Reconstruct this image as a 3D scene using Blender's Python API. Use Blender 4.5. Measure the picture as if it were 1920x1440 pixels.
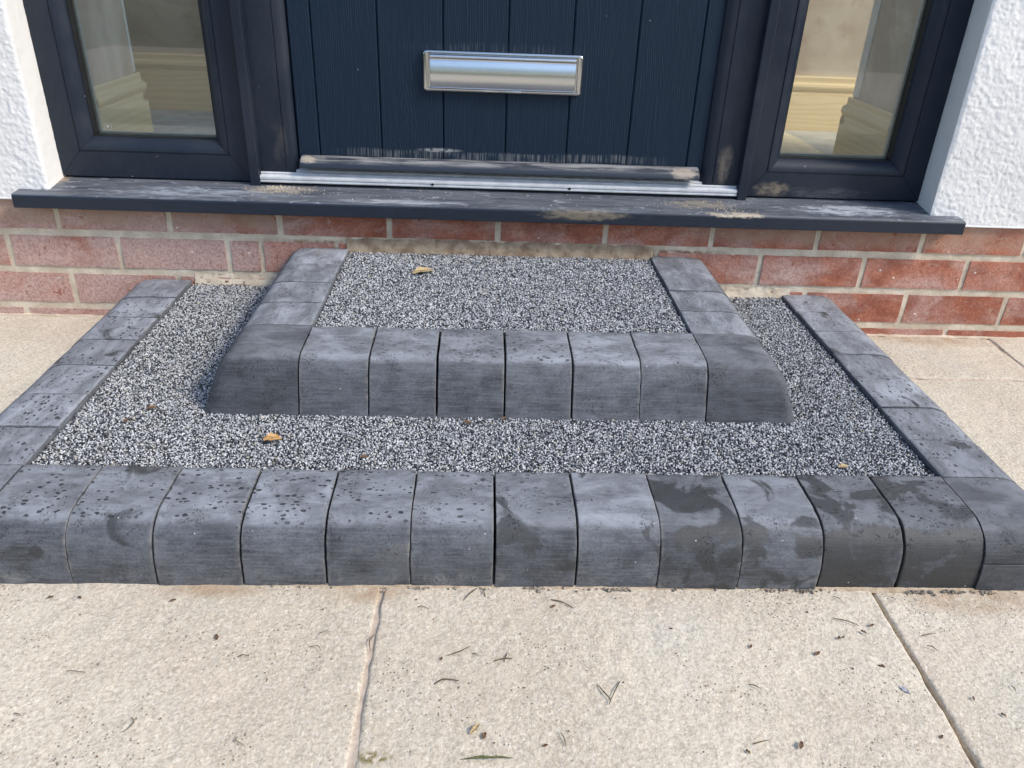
import bpy, math, random
import numpy as np
from mathutils import Vector, Matrix

random.seed(7)
rng = np.random.default_rng(7)
D = bpy.data
SC = bpy.context.scene
COL = SC.collection
for o in list(D.objects):
    D.objects.remove(o, do_unlink=True)

# ------------------------------------------------------------------ camera
cam_d = D.cameras.new('camera')
cam = D.objects.new('camera', cam_d)
COL.objects.link(cam)
cam_d.sensor_fit = 'HORIZONTAL'
cam_d.sensor_width = 36.0
cam_d.lens = 1481.3 / 1920 * 36.0
cam_d.clip_start = 0.05
cam_d.clip_end = 400
R_ = Vector((0.99914365, -0.02086594, 0.03572935))
U_ = Vector((-0.02153838, 0.47501592, 0.87971358))
F_ = Vector((0.03532806, 0.87972978, -0.47415972))
M = Matrix((R_, U_, -F_)).transposed().to_4x4()
M.translation = (-0.02194, -1.59815, 0.71227)
cam.matrix_world = M
SC.camera = cam

# ------------------------------------------------------------------ world, sun, exposure
SUN_EL, SUN_AZ = math.radians(43), math.radians(65)      # azimuth measured from the house's outward normal towards the right
world = D.worlds.new('World')
SC.world = world
world.use_nodes = True
wn = world.node_tree
sky = wn.nodes.new('ShaderNodeTexSky')
sky.sky_type = 'NISHITA'
sky.sun_disc = False
sky.sun_elevation = SUN_EL
sun_dir = Vector((math.sin(SUN_AZ) * math.cos(SUN_EL), -math.cos(SUN_AZ) * math.cos(SUN_EL), math.sin(SUN_EL)))
sky.sun_rotation = math.atan2(sun_dir.x, sun_dir.y)
sky.air_density = 1.0
sky.dust_density = 1.2
sky.ozone_density = 1.0
wn.links.new(sky.outputs[0], wn.nodes['Background'].inputs[0])
wn.nodes['Background'].inputs[1].default_value = 0.135
sl = D.lights.new('sun', 'SUN')
sl.energy = 1.4
sl.angle = math.radians(13)
sl.color = (1.0, 0.93, 0.82)
sun = D.objects.new('sun', sl)
sun.rotation_euler = (-sun_dir).to_track_quat('-Z', 'Y').to_euler()
sun.location = (4, -4, 6)
COL.objects.link(sun)
SC.view_settings.view_transform = 'Standard'
SC.view_settings.look = 'None'
SC.view_settings.exposure = 1.12
SC.view_settings.gamma = 1
SC.view_settings.use_curve_mapping = False
SC.render.resolution_x, SC.render.resolution_y = 1024, 768

# ------------------------------------------------------------------ noise in numpy
def _hash(ix, iy, iz, seed):
    h = (ix.astype(np.int64) * 374761393 + iy.astype(np.int64) * 668265263 + iz.astype(np.int64) * 2147483647 + seed * 1274126177) & 0xffffffff
    h = ((h ^ (h >> 13)) * 1274126177) & 0xffffffff
    h = ((h ^ (h >> 16)) * 2246822519) & 0xffffffff
    return (h ^ (h >> 15)) / 4294967295.0

def vnoise(x, y, z, freq, seed=0):
    x, y, z = np.asarray(x) * freq, np.asarray(y) * freq, np.asarray(z) * freq
    x, y, z = np.broadcast_arrays(x, y, z)
    x0, y0, z0 = np.floor(x), np.floor(y), np.floor(z)
    fx, fy, fz = x - x0, y - y0, z - z0
    fx, fy, fz = [t * t * (3 - 2 * t) for t in (fx, fy, fz)]
    r = 0
    for a in (0, 1):
        for b in (0, 1):
            for c in (0, 1):
                w = (fx if a else 1 - fx) * (fy if b else 1 - fy) * (fz if c else 1 - fz)
                r = r + w * _hash(x0 + a, y0 + b, z0 + c, seed)
    return r - 0.5

def fbm(x, y, z, freq, octaves=4, seed=0, gain=0.5):
    s, a = 0, 1.0
    for i in range(octaves):
        s = s + a * vnoise(x, y, z, freq * 2 ** i, seed + i * 17)
        a *= gain
    return s

# ------------------------------------------------------------------ node helpers
class NT:
    def __init__(self, name):
        self.m = D.materials.new(name)
        self.m.use_nodes = True
        self.t = self.m.node_tree
        self.bsdf = self.t.nodes['Principled BSDF']
        self.out = self.t.nodes['Material Output']
    def n(self, kind, **kw):
        nd = self.t.nodes.new('ShaderNode' + kind)
        for k, v in kw.items():
            setattr(nd, k, v)
        return nd
    def set(self, sock, v):
        if v is None:
            return
        if isinstance(v, bpy.types.NodeSocket):
            self.t.links.new(v, sock)
        else:
            if sock.type == 'RGBA' and isinstance(v, (tuple, list)) and len(v) == 3:
                v = (*v, 1)
            elif sock.type == 'RGBA' and isinstance(v, (int, float)):
                v = (v, v, v, 1)
            sock.default_value = v
    def math(self, op, a, b=None, c=None, clamp=False):
        nd = self.n('Math', operation=op, use_clamp=clamp)
        for s, v in zip(nd.inputs, (a, b, c)):
            self.set(s, v)
        return nd.outputs[0]
    def mix(self, f, a, b, blend='MIX'):
        nd = self.n('Mix', data_type='RGBA', blend_type=blend)
        self.set(nd.inputs[0], f)
        self.set(nd.inputs[6], a)
        self.set(nd.inputs[7], b)
        return nd.outputs[2]
    def vec(self, op, a, b=None):
        nd = self.n('VectorMath', operation=op)
        self.set(nd.inputs[0], a)
        if b is not None:
            self.set(nd.inputs[1] if op != 'SCALE' else nd.inputs[3], b)
        return nd.outputs[0]
    def noise(self, vec, scale, detail=4, rough=0.55, dist=0.0, color=False):
        nd = self.n('TexNoise')
        self.set(nd.inputs['Vector'], vec)
        nd.inputs['Scale'].default_value = scale
        nd.inputs['Detail'].default_value = detail
        nd.inputs['Roughness'].default_value = rough
        nd.inputs['Distortion'].default_value = dist
        return nd.outputs[1 if color else 0]
    def voro(self, vec, scale, feature='F1', out='Distance', rnd=1.0):
        nd = self.n('TexVoronoi', feature=feature)
        self.set(nd.inputs['Vector'], vec)
        nd.inputs['Scale'].default_value = scale
        nd.inputs['Randomness'].default_value = rnd
        return nd if out is None else nd.outputs[out]
    def ramp(self, f, stops, interp='LINEAR'):
        nd = self.n('ValToRGB')
        nd.color_ramp.interpolation = interp
        els = nd.color_ramp.elements
        while len(els) > 1:
            els.remove(els[-1])
        for i, (p, c) in enumerate(stops):
            e = els[0] if i == 0 else els.new(p)
            e.position = p
            e.color = (*c, 1) if isinstance(c, (tuple, list)) else (c, c, c, 1)
        self.set(nd.inputs[0], f)
        return nd.outputs[0]
    def band(self, f, lo, hi, a=0.0, b=1.0):
        nd = self.n('MapRange', interpolation_type='SMOOTHSTEP')
        self.set(nd.inputs[0], f)
        for i, v in enumerate((lo, hi, a, b)):
            nd.inputs[i + 1].default_value = v
        return nd.outputs[0]
    def objcoord(self):
        return self.n('TexCoord').outputs['Object']
    def worldpos(self):
        return self.n('NewGeometry').outputs['Position']
    def rand(self):
        return self.n('ObjectInfo').outputs['Random']
    def bump(self, h, dist, strength=1.0, normal=None):
        nd = self.n('Bump')
        nd.inputs['Strength'].default_value = strength
        nd.inputs['Distance'].default_value = dist
        self.set(nd.inputs['Height'], h)
        if normal is not None:
            self.set(nd.inputs['Normal'], normal)
        return nd.outputs[0]
    def sep(self, v):
        nd = self.n('SeparateXYZ')
        self.set(nd.inputs[0], v)
        return nd.outputs
    def scaled(self, v, s):
        return self.vec('MULTIPLY', v, s)
    def ellipse(self, v, c, r, soft=1.0):
        """1 at the centre of an ellipsoid, falling to 0 at its rim"""
        q = self.vec('DIVIDE', self.vec('SUBTRACT', v, c), r)
        nd = self.n('VectorMath', operation='LENGTH')
        self.set(nd.inputs[0], q)
        return self.band(nd.outputs['Value'], 1.0, 1.0 - soft, 0, 1)
    def done(self, color, rough=0.6, normal=None, spec=None, metal=None):
        b = self.bsdf
        self.set(b.inputs['Base Color'], color)
        self.set(b.inputs['Roughness'], rough)
        if normal is not None:
            self.set(b.inputs['Normal'], normal)
        if spec is not None:
            self.set(b.inputs['Specular IOR Level'], spec)
        if metal is not None:
            self.set(b.inputs['Metallic'], metal)
        return self.m

# ------------------------------------------------------------------ materials
def rand_coord(T, stretch=(1, 1, 1)):
    r = T.rand()
    off = T.n('CombineXYZ')
    T.set(off.inputs[0], T.math('MULTIPLY', r, 37.1))
    T.set(off.inputs[1], T.math('MULTIPLY', r, 91.7))
    T.set(off.inputs[2], T.math('MULTIPLY', r, 53.3))
    p = T.vec('ADD', T.objcoord(), off.outputs[0])
    return T.scaled(p, stretch) if stretch != (1, 1, 1) else p

def mat_kerb():
    """charcoal concrete kerb: object colour = (damp stain amount, tone, droplet amount)"""
    T = NT('charcoal_concrete')
    oi = T.n('ObjectInfo')
    sc = T.n('SeparateColor')
    T.set(sc.inputs[0], oi.outputs['Color'])
    wet, tone, drops = sc.outputs
    p = rand_coord(T)
    pl = rand_coord(T, (0.62, 1.25, 1.25))         # drawn out along the block
    pf = rand_coord(T, (0.07, 1, 1))
    cloud = T.noise(p, 17, 7, 0.70)
    col = T.mix(T.band(cloud, 0.32, 0.68), (0.044, 0.048, 0.056), (0.106, 0.115, 0.132))
    streak = T.noise(pf, 330, 3, 0.65)
    col = T.mix(T.band(streak, 0.38, 0.68, 0.0, 0.40), col, (0.19, 0.20, 0.218))
    grain = T.noise(p, 300, 4, 0.8)
    col = T.mix(T.band(grain, 0.34, 0.58, 0.62, 0.0), col, (0.030, 0.032, 0.036))
    ntop = T.sep(T.n('NewGeometry').outputs['Normal'])[2]
    top = T.band(ntop, 0.75, 0.95)
    # whitish lime bloom, mostly where water dries on the tread
    bloom = T.noise(pl, 24, 8, 0.70, 0.5)
    bf = T.math('MULTIPLY', T.band(bloom, 0.36, 0.68), T.math('MULTIPLY_ADD', top, 0.48, 0.14))
    bf = T.math('MULTIPLY', bf, T.math('SUBTRACT', 1.15, wet, clamp=True))
    film = T.math('MULTIPLY', top, T.band(T.noise(p, 40, 4, 0.7), 0.25, 0.70, 0.22, 0.52))
    col = T.mix(film, col, (0.262, 0.274, 0.298))
    col = T.mix(bf, col, (0.41, 0.435, 0.48))
    # lime dried in tide marks low on the faces
    lz = T.sep(T.objcoord())[2]
    lime = T.math('MULTIPLY', T.band(lz, 0.042, 0.004), T.band(T.noise(p, 30, 6, 0.7, 0.8), 0.50, 0.70))
    col = T.mix(T.math('MULTIPLY', lime, 0.55), col, (0.30, 0.30, 0.29))
    # smeared grey brown cement wash
    wash = T.noise(pl, 17, 4, 0.6, 1.0)
    col = T.mix(T.band(wash, 0.60, 0.76, 0, 0.45), col, (0.17, 0.165, 0.15))
    tn = T.n('CombineColor')
    for i_ in range(3):
        T.set(tn.inputs[i_], tone)
    col = T.mix(1.0, col, tn.outputs[0], 'MULTIPLY')
    # pale grit caught along the joints between straight units
    ox = T.math('ABSOLUTE', T.sep(T.objcoord())[0])
    jf = T.math('MULTIPLY', T.band(ox, 0.0455, 0.0520), T.band(T.noise(p, 90, 4, 0.65), 0.40, 0.62))
    jf = T.math('MULTIPLY', jf, oi.outputs['Alpha'])
    col = T.mix(T.math('MULTIPLY', jf, 0.45), col, (0.22, 0.21, 0.19))
    # damp patches with a definite edge
    wn_ = T.noise(p, 13, 5, 0.55, 0.9)
    thr = T.math('MULTIPLY_ADD', wet, -0.42, 0.74)
    face = T.math('MULTIPLY', T.math('SUBTRACT', 1.0, top), T.math('SUBTRACT', wet, 0.50, clamp=True))
    thr = T.math('SUBTRACT', thr, T.math('MULTIPLY', face, 1.0))
    wf = T.band(T.math('SUBTRACT', wn_, thr), -0.02, 0.05)
    col = T.mix(T.math('MULTIPLY', wf, 0.82), col, (0.036, 0.037, 0.037))
    # dark flecks and drips on the tread
    v = T.voro(rand_coord(T, (0.72, 1.15, 1)), 150, out=None)
    cell = T.sep(v.outputs['Color'])
    region = T.noise(p, 17, 3, 0.6)
    rad = T.math('MULTIPLY', cell[1], 0.42)
    dthr = T.math('MULTIPLY_ADD', drops, -0.62, 1.0)
    sel = T.band(T.math('ADD', T.math('MULTIPLY', cell[0], 0.42), T.math('MULTIPLY', region, 1.5)), 0.93, 0.97)
    wob = T.math('MULTIPLY_ADD', T.noise(p, 210, 3, 0.6), 0.62, v.outputs['Distance'])
    df = T.math('MULTIPLY', T.band(T.math('SUBTRACT', wob, rad), 0.36, 0.30), sel)
    df = T.math('MULTIPLY', df, T.math('MULTIPLY', top, T.band(dthr, 0.96, 0.55)))
    col = T.mix(T.math('MULTIPLY', df, 0.9), col, (0.018, 0.018, 0.020))
    # pits with crumbled rims
    pn = T.noise(p, 300, 3, 0.7, 0.4)
    pit = T.math('MULTIPLY', T.band(pn, 0.54, 0.66), T.band(T.noise(p, 30, 3), 0.48, 0.66))
    col = T.mix(T.math('MULTIPLY', pit, 0.55), col, (0.020, 0.021, 0.024))
    # rare white specks
    sp = T.voro(p, 120, out=None)
    spf = T.math('MULTIPLY', T.band(sp.outputs['Distance'], 0.11, 0.07), T.band(T.sep(sp.outputs['Color'])[2], 0.955, 0.965))
    col = T.mix(spf, col, (0.6, 0.6, 0.58))
    h = T.math('ADD', T.math('MULTIPLY', grain, 0.5), T.math('MULTIPLY', streak, 0.45))
    h = T.math('SUBTRACT', h, T.math('MULTIPLY', pit, 1.5))
    rough = T.math('SUBTRACT', 0.68, T.math('MULTIPLY', wf, 0.14))
    return T.done(col, rough, T.bump(h, 0.0011, 0.9), 0.42)

def mat_gravel():
    T = NT('gravel_chips')
    a = T.n('Attribute', attribute_name='tone').outputs['Fac']
    p = T.worldpos()
    c = T.ramp(a, [(0.0, (0.020, 0.022, 0.028)), (0.30, (0.055, 0.060, 0.070)), (0.48, (0.20, 0.21, 0.225)), (0.68, (0.50, 0.51, 0.52)),
                   (0.93, (0.80, 0.80, 0.79)), (0.965, (0.60, 0.54, 0.42)), (1.0, (0.40, 0.35, 0.26))])
    c = T.mix(T.band(T.noise(p, 700, 3, 0.7), 0.38, 0.68, 0, 0.5), c, (0.07, 0.072, 0.08))
    return T.done(c, 0.55, T.bump(T.noise(p, 1200, 2), 0.0005, 0.6), 0.45)

def mat_bed():
    T = NT('gravel_bedding')
    p = T.worldpos()
    return T.done(T.mix(T.noise(p, 300, 3), (0.015, 0.016, 0.018), (0.06, 0.062, 0.066)), 0.85)

def mat_sandstone():
    T = NT('pale_sandstone')
    p = rand_coord(T)
    w = T.worldpos()
    big = T.noise(p, 3.2, 4, 0.55)
    col = T.mix(T.band(big, 0.34, 0.66), (0.57, 0.495, 0.385), (0.66, 0.585, 0.465))
    pink = T.noise(p, 5.5, 3, 0.5, 0.5)
    col = T.mix(T.band(pink, 0.54, 0.70, 0, 0.22), col, (0.60, 0.45, 0.355))
    grey = T.noise(p, 4.1, 3, 0.5)
    col = T.mix(T.band(grey, 0.55, 0.72, 0, 0.5), col, (0.60, 0.565, 0.49))
    mott = T.noise(p, 210, 5, 0.75)
    col = T.mix(T.band(mott, 0.38, 0.56, 0.58, 0.0), col, (0.34, 0.28, 0.21))
    mott2 = T.noise(T.vec('ADD', p, (3, 7, 1)), 230, 4, 0.75)
    col = T.mix(T.band(mott2, 0.50, 0.66, 0, 0.62), col, (0.80, 0.735, 0.62))
    # peppering of small dark grains in drifts
    v = T.voro(p, 230, out=None)
    drift = T.noise(p, 9, 3, 0.6)
    sel = T.band(T.math('MULTIPLY_ADD', drift, 1.3, T.math('MULTIPLY', T.sep(v.outputs['Color'])[0], 0.35)), 0.99, 1.05)
    sp = T.math('MULTIPLY', T.band(v.outputs['Distance'], 0.34, 0.18), sel)
    col = T.mix(T.math('MULTIPLY', sp, 0.75), col, (0.13, 0.105, 0.08))
    # washed sand and rust coloured staining in front of the kerb and along the wall
    s1 = T.ellipse(w, (-0.165, -0.835, 0), (0.085, 0.040, 1), 0.9)
    s2 = T.ellipse(w, (0.62, -0.838, 0), (0.13, 0.045, 1), 0.9)
    s3 = T.ellipse(w, (-0.36, -0.838, 0), (0.10, 0.024, 1), 0.9)
    s4 = T.ellipse(w, (0.97, -0.02, 0), (0.20, 0.055, 1), 0.8)
    s5 = T.ellipse(w, (-0.95, 0.0, 0), (0.25, 0.022, 1), 0.9)
    s = T.math('MAXIMUM', T.math('MAXIMUM', s1, s2), T.math('MAXIMUM', s3, T.math('MAXIMUM', s4, s5)))
    sn = T.math('MULTIPLY', s, T.band(T.noise(w, 28, 4, 0.6), 0.30, 0.60, 0.25, 0.85))
    col = T.mix(sn, col, (0.42, 0.30, 0.195))
    green = T.ellipse(w, (-0.125, -1.075, 0), (0.030, 0.012, 1), 0.8)
    col = T.mix(T.math('MULTIPLY', green, T.band(T.noise(w, 120, 3), 0.4, 0.6)), col, (0.20, 0.16, 0.06))
    h = T.math('ADD', T.noise(p, 75, 5, 0.6), T.math('MULTIPLY', T.noise(p, 230, 4, 0.7), 0.8))
    h = T.math('SUBTRACT', h, T.math('MULTIPLY', sp, 0.4))
    return T.done(col, 0.85, T.bump(h, 0.0042, 0.62), 0.25)

def mat_plain(name, c1, c2=None, scale=60, rough=0.8, bumpd=0.0, spec=0.4, det=4):
    T = NT(name)
    p = T.objcoord()
    n_ = T.noise(p, scale, det, 0.6)
    col = T.mix(T.band(n_, 0.35, 0.65), c1, c2 or c1)
    nor = T.bump(T.noise(p, scale * 4, 4, 0.65), bumpd, 0.7) if bumpd else None
    return T.done(col, rough, nor, spec)

def mat_brick():
    T = NT('red_brick')
    r = T.rand()
    w = T.worldpos()
    p = rand_coord(T)
    col = T.mix(r, (0.39, 0.135, 0.079), (0.50, 0.19, 0.115))
    col = T.mix(T.band(T.noise(p, 24, 4, 0.6), 0.40, 0.66, 0, 0.6), col, (0.205, 0.055, 0.034))
    x, y, z = T.sep(w)
    # chalky lime film: heavy on the left of the plinth, thin on the right
    left = T.band(x, -0.35, -0.70)
    film = T.noise(T.scaled(w, (1, 1, 1.7)), 9, 5, 0.62, 0.5)
    base = T.math('MULTIPLY_ADD', left, 0.19, 0.12)
    spot = T.ellipse(w, (-0.62, 0, 0.14), (0.26, 1, 0.06), 0.8)
    base = T.math('MULTIPLY_ADD', spot, 0.24, base)
    spot2 = T.ellipse(w, (0.62, 0, 0.14), (0.14, 1, 0.05), 0.8)
    base = T.math('MULTIPLY_ADD', spot2, 0.20, base)
    ff = T.math('MULTIPLY', T.band(T.math('ADD', film, base), 0.50, 0.92), 0.85)
    col = T.mix(ff, col, (0.58, 0.42, 0.37))
    col = T.mix(T.band(T.noise(p, 190, 4, 0.75), 0.36, 0.60, 0.45, 0.0), col, (0.17, 0.055, 0.035))
    # mortar smears, splashes
    sm = T.noise(T.scaled(w, (1, 1, 2)), 34, 7, 0.75, 0.8)
    col = T.mix(T.band(sm, 0.53, 0.77, 0, 0.7), col, (0.52, 0.43, 0.33))
    buff = T.band(z, 0.192, 0.212)
    side = T.band(T.math('ABSOLUTE', x), 0.36, 0.50)
    col = T.mix(T.math('MULTIPLY', T.math('MULTIPLY', buff, side), T.band(T.noise(w, 11, 3), 0.28, 0.62, 0.15, 0.75)), col, (0.40, 0.28, 0.205))
    sp = T.voro(w, 60, out=None)
    spf = T.math('MULTIPLY', T.band(sp.outputs['Distance'], 0.16, 0.11), T.band(T.sep(sp.outputs['Color'])[2], 0.93, 0.94))
    col = T.mix(spf, col, (0.72, 0.68, 0.62))
    # scraped clean patches
    scr = T.noise(T.scaled(w, (1.4, 1, 0.8)), 30, 3, 0.5, 2.2)
    col = T.mix(T.math('MULTIPLY', T.band(scr, 0.66, 0.70), 0.75), col, (0.27, 0.07, 0.04))
    h = T.math('ADD', T.noise(p, 160, 5, 0.72), T.math('MULTIPLY', ff, 0.3))
    return T.done(col, 0.82, T.bump(h, 0.0024, 0.8), 0.3)

def mat_mortar():
    T = NT('buff_mortar')
    w = T.worldpos()
    col = T.mix(T.band(T.noise(w, 22, 4, 0.6), 0.35, 0.68), (0.54, 0.455, 0.34), (0.70, 0.615, 0.485))
    col = T.mix(T.band(T.noise(w, 170, 4, 0.7), 0.56, 0.72, 0, 0.5), col, (0.25, 0.19, 0.13))
    x, y, z = T.sep(w)
    mid = T.band(T.math('ABSOLUTE', x), 0.52, 0.40)
    low = T.band(z, 0.184, 0.176)
    col = T.mix(T.math('MULTIPLY', T.math('MULTIPLY', mid, low), T.band(T.noise(w, 45, 4), 0.35, 0.6)), col, (0.22, 0.13, 0.08))
    return T.done(col, 0.9, T.bump(T.noise(w, 260, 4, 0.7), 0.002, 0.7), 0.2)

def mat_render():
    T = NT('white_render')
    w = T.worldpos()
    h = T.math('ADD', T.noise(w, 190, 3, 0.6), T.math('MULTIPLY', T.noise(w, 420, 2, 0.6), 0.4))
    col = T.mix(T.band(T.noise(w, 6, 4), 0.35, 0.68), (0.76, 0.745, 0.715), (0.81, 0.795, 0.765))
    return T.done(col, 0.88, T.bump(h, 0.0016, 0.5), 0.25)

def dirty(T, w, col, patches, dust):
    """patches: (centre, radii, noise scale vector, noise lo, hi, strength, colour)"""
    for c, r, s, lo, hi, k, dc in patches:
        e = T.ellipse(w, c, r, 0.75)
        nz = T.noise(T.scaled(w, s), 1.0, 6, 0.7)
        f = T.math('MULTIPLY', T.band(T.math('MULTIPLY', T.math('MULTIPLY_ADD', e, 0.5, 0.5), nz), lo, hi), T.math('MULTIPLY', T.band(e, 0, 0.25), k))
        col = T.mix(f, col, dc)
    if dust:
        v = T.voro(w, dust, out=None)
        f = T.math('MULTIPLY', T.band(v.outputs['Distance'], 0.10, 0.06), T.band(T.sep(v.outputs['Color'])[0], 0.955, 0.965))
        col = T.mix(T.math('MULTIPLY', f, 0.85), col, (0.55, 0.52, 0.46))
    return col

ANTH = (0.0098, 0.0158, 0.0275)
SAND = (0.40, 0.315, 0.215)
DUSTW = (0.34, 0.37, 0.42)
def mat_frame():
    T = NT('anthracite_frame')
    w = T.worldpos()
    g = T.noise(T.scaled(w, (60, 60, 5)), 6, 3, 0.6)
    col = T.mix(T.band(g, 0.35, 0.7, 0, 0.5), ANTH, (0.017, 0.026, 0.042))
    film = T.noise(w, 7, 5, 0.65)
    col = T.mix(T.band(film, 0.42, 0.75, 0.0, 0.09), col, (0.13, 0.13, 0.13))
    col = dirty(T, w, col, [
        ((0.585, 0.07, 0.297), (0.055, 0.06, 0.022), (70, 70, 110), 0.24, 0.70, 0.7, (0.33, 0.265, 0.185)),
        ((0.475, 0.08, 0.345), (0.022, 0.06, 0.055), (60, 60, 30), 0.26, 0.60, 0.6, (0.27, 0.22, 0.17)),
        ((-0.452, 0.08, 0.36), (0.03, 0.06, 0.07), (70, 70, 30), 0.34, 0.72, 0.35, (0.14, 0.125, 0.11)),
        ((0.70, 0.07, 0.292), (0.17, 0.06, 0.024), (14, 40, 60), 0.36, 0.62, 0.45, (0.17, 0.165, 0.165)),
    ], 85)
    rough = T.band(film, 0.35, 0.7, 0.36, 0.55)
    return T.done(col, rough, T.bump(g, 0.0004, 0.6), 0.32)

def mat_sill():
    T = NT('anthracite_sill')
    w = T.worldpos()
    nz = T.sep(T.n('NewGeometry').outputs['Normal'])[2]
    top = T.band(nz, 0.5, 0.9)
    g = T.noise(T.scaled(w, (5, 60, 60)), 5, 3, 0.6)
    col = T.mix(T.band(g, 0.35, 0.7, 0, 0.5), ANTH, (0.017, 0.028, 0.048))
    d1 = T.noise(T.scaled(w, (9, 60, 30)), 1.0, 6, 0.68, 0.6)
    d2 = T.noise(w, 300, 3, 0.7)
    col = T.mix(T.math('MULTIPLY', top, T.band(d1, 0.30, 0.62, 0.18, 0.62)), col, (0.20, 0.215, 0.24))
    d3 = T.noise(T.scaled(w, (22, 55, 30)), 1.0, 6, 0.72, 1.2)
    col = T.mix(T.math('MULTIPLY', top, T.band(d3, 0.55, 0.72, 0, 0.85)), col, (0.50, 0.53, 0.58))
    col = T.mix(T.math('MULTIPLY', T.band(d3, 0.56, 0.75, 0, 0.10), T.band(d2, 0.3, 0.6)), col, (0.20, 0.20, 0.20))
    col = dirty(T, w, col, [
        ((0.17, -0.04, 0.262), (0.13, 0.03, 0.017), (45, 300, 120), 0.28, 0.56, 0.75, (0.25, 0.21, 0.15)),
        ((0.48, -0.04, 0.271), (0.10, 0.03, 0.010), (60, 60, 160), 0.34, 0.54, 0.85, (0.52, 0.44, 0.33)),
        ((-0.45, 0.035, 0.275), (0.13, 0.05, 0.02), (60, 90, 60), 0.38, 0.56, 0.7, (0.42, 0.35, 0.26)),
        ((0.42, 0.02, 0.275), (0.14, 0.05, 0.02), (60, 90, 60), 0.38, 0.56, 0.6, (0.36, 0.30, 0.22)),
        ((-0.92, 0.06, 0.275), (0.05, 0.06, 0.02), (70, 90, 60), 0.34, 0.50, 0.9, (0.36, 0.27, 0.18)),
        ((0.73, 0.01, 0.275), (0.19, 0.06, 0.02), (34, 110, 60), 0.36, 0.60, 0.9, (0.50, 0.53, 0.58)),
        ((-0.62, 0.0, 0.275), (0.30, 0.06, 0.02), (20, 100, 60), 0.34, 0.62, 0.6, (0.42, 0.46, 0.52)),
        ((-0.20, -0.02, 0.273), (0.22, 0.02, 0.02), (22, 110, 60), 0.32, 0.60, 0.75, (0.48, 0.50, 0.54)),
    ], 60)
    return T.done(col, 0.5, T.bump(T.math('ADD', g, T.math('MULTIPLY', d2, 0.3)), 0.0006, 0.5), 0.45)

def mat_door():
    T = NT('woodgrain_door')
    o = T.objcoord()
    r = T.rand()
    off = T.n('CombineXYZ')
    T.set(off.inputs[0], T.math('MULTIPLY', r, 13.0))
    T.set(off.inputs[2], T.math('MULTIPLY', r, 29.0))
    p = T.vec('ADD', o, off.outputs[0])
    warp = T.noise(T.scaled(p, (9, 1, 1.6)), 1.0, 2, 0.5)
    x, y, z = T.sep(p)
    ph = T.math('ADD', T.math('MULTIPLY', x, 1500), T.math('MULTIPLY', warp, 130))
    lines = T.math('MULTIPLY_ADD', T.math('SINE', ph), 0.5, 0.5)
    lines = T.math('POWER', lines, 2.2)
    brk = T.noise(T.scaled(p, (260, 10, 7)), 1.0, 3, 0.65)
    grain = T.math('MULTIPLY', lines, T.band(brk, 0.40, 0.60))
    col = T.mix(grain, (0.0075, 0.0185, 0.0360), (0.014, 0.028, 0.047))
    w = T.worldpos()
    wx, wy, wz = T.sep(w)
    # cement scrubbed into the grain just above the weather bar, and a little round the letter plate
    zc = T.math('MULTIPLY_ADD', T.noise(T.scaled(w, (7, 1, 1)), 1.0, 3), 0.016, 0.3365)
    bandz = T.math('SUBTRACT', 1.0, T.math('DIVIDE', T.math('ABSOLUTE', T.math('SUBTRACT', wz, zc)), 0.011), clamp=True)
    along = T.math('MULTIPLY', T.band(wx, -0.36, -0.24), T.band(wx, 0.38, 0.25))
    comb = T.math('MULTIPLY', T.band(T.noise(T.scaled(w, (420, 1, 16)), 1.0, 2, 0.6), 0.42, 0.62), T.band(T.noise(T.scaled(w, (16, 1, 30)), 1.0, 3), 0.34, 0.55))
    f = T.math('MULTIPLY', T.math('MULTIPLY', T.band(bandz, 0, 0.5), along), comb)
    smear = T.math('MULTIPLY', T.ellipse(w, (-0.125, 0.085, 0.3545), (0.055, 0.1, 0.0055), 0.6), T.band(T.noise(w, 120, 4), 0.36, 0.50))
    lb = T.math('MULTIPLY', T.ellipse(w, (0.0, 0.085, 0.553), (0.26, 0.1, 0.016), 0.8), T.band(T.noise(T.scaled(w, (230, 1, 16)), 1.0, 3), 0.46, 0.70, 0, 0.10))
    f = T.math('MAXIMUM', T.math('MULTIPLY', f, 0.26), T.math('MAXIMUM', T.math('MULTIPLY', smear, 0.55), lb))
    col = T.mix(f, col, (0.46, 0.46, 0.44))
    v = T.voro(w, 70, out=None)
    ff = T.math('MULTIPLY', T.band(v.outputs['Distance'], 0.09, 0.06), T.band(T.sep(v.outputs['Color'])[0], 0.965, 0.972))
    col = T.mix(T.math('MULTIPLY', ff, 0.6), col, (0.5, 0.5, 0.48))
    h = T.math('ADD', grain, T.math('MULTIPLY', T.noise(T.scaled(p, (420, 40, 16)), 1.0, 2), 0.5))
    return T.done(col, 0.48, T.bump(h, 0.0007, 0.55), 0.22)

def mat_bar():
    T = NT('dusty_weather_bar')
    w = T.worldpos()
    nz = T.sep(T.n('NewGeometry').outputs['Normal'])[2]
    d = T.noise(T.scaled(w, (11, 90, 150)), 1.0, 6, 0.7, 0.5)
    col = T.mix(T.math('MULTIPLY', T.band(nz, 0.50, 0.97), T.band(d, 0.36, 0.64, 0.06, 0.70)), (0.016, 0.023, 0.036), (0.42, 0.41, 0.40))
    col = dirty(T, w, col, [((0.385, 0.045, 0.332), (0.045, 0.05, 0.02), (50, 50, 120), 0.28, 0.46, 0.8, (0.40, 0.34, 0.27)),
                            ((-0.395, 0.045, 0.335), (0.03, 0.05, 0.014), (60, 60, 120), 0.28, 0.46, 0.8, (0.42, 0.36, 0.28))], 70)
    return T.done(col, 0.42, None, 0.5)

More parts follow.
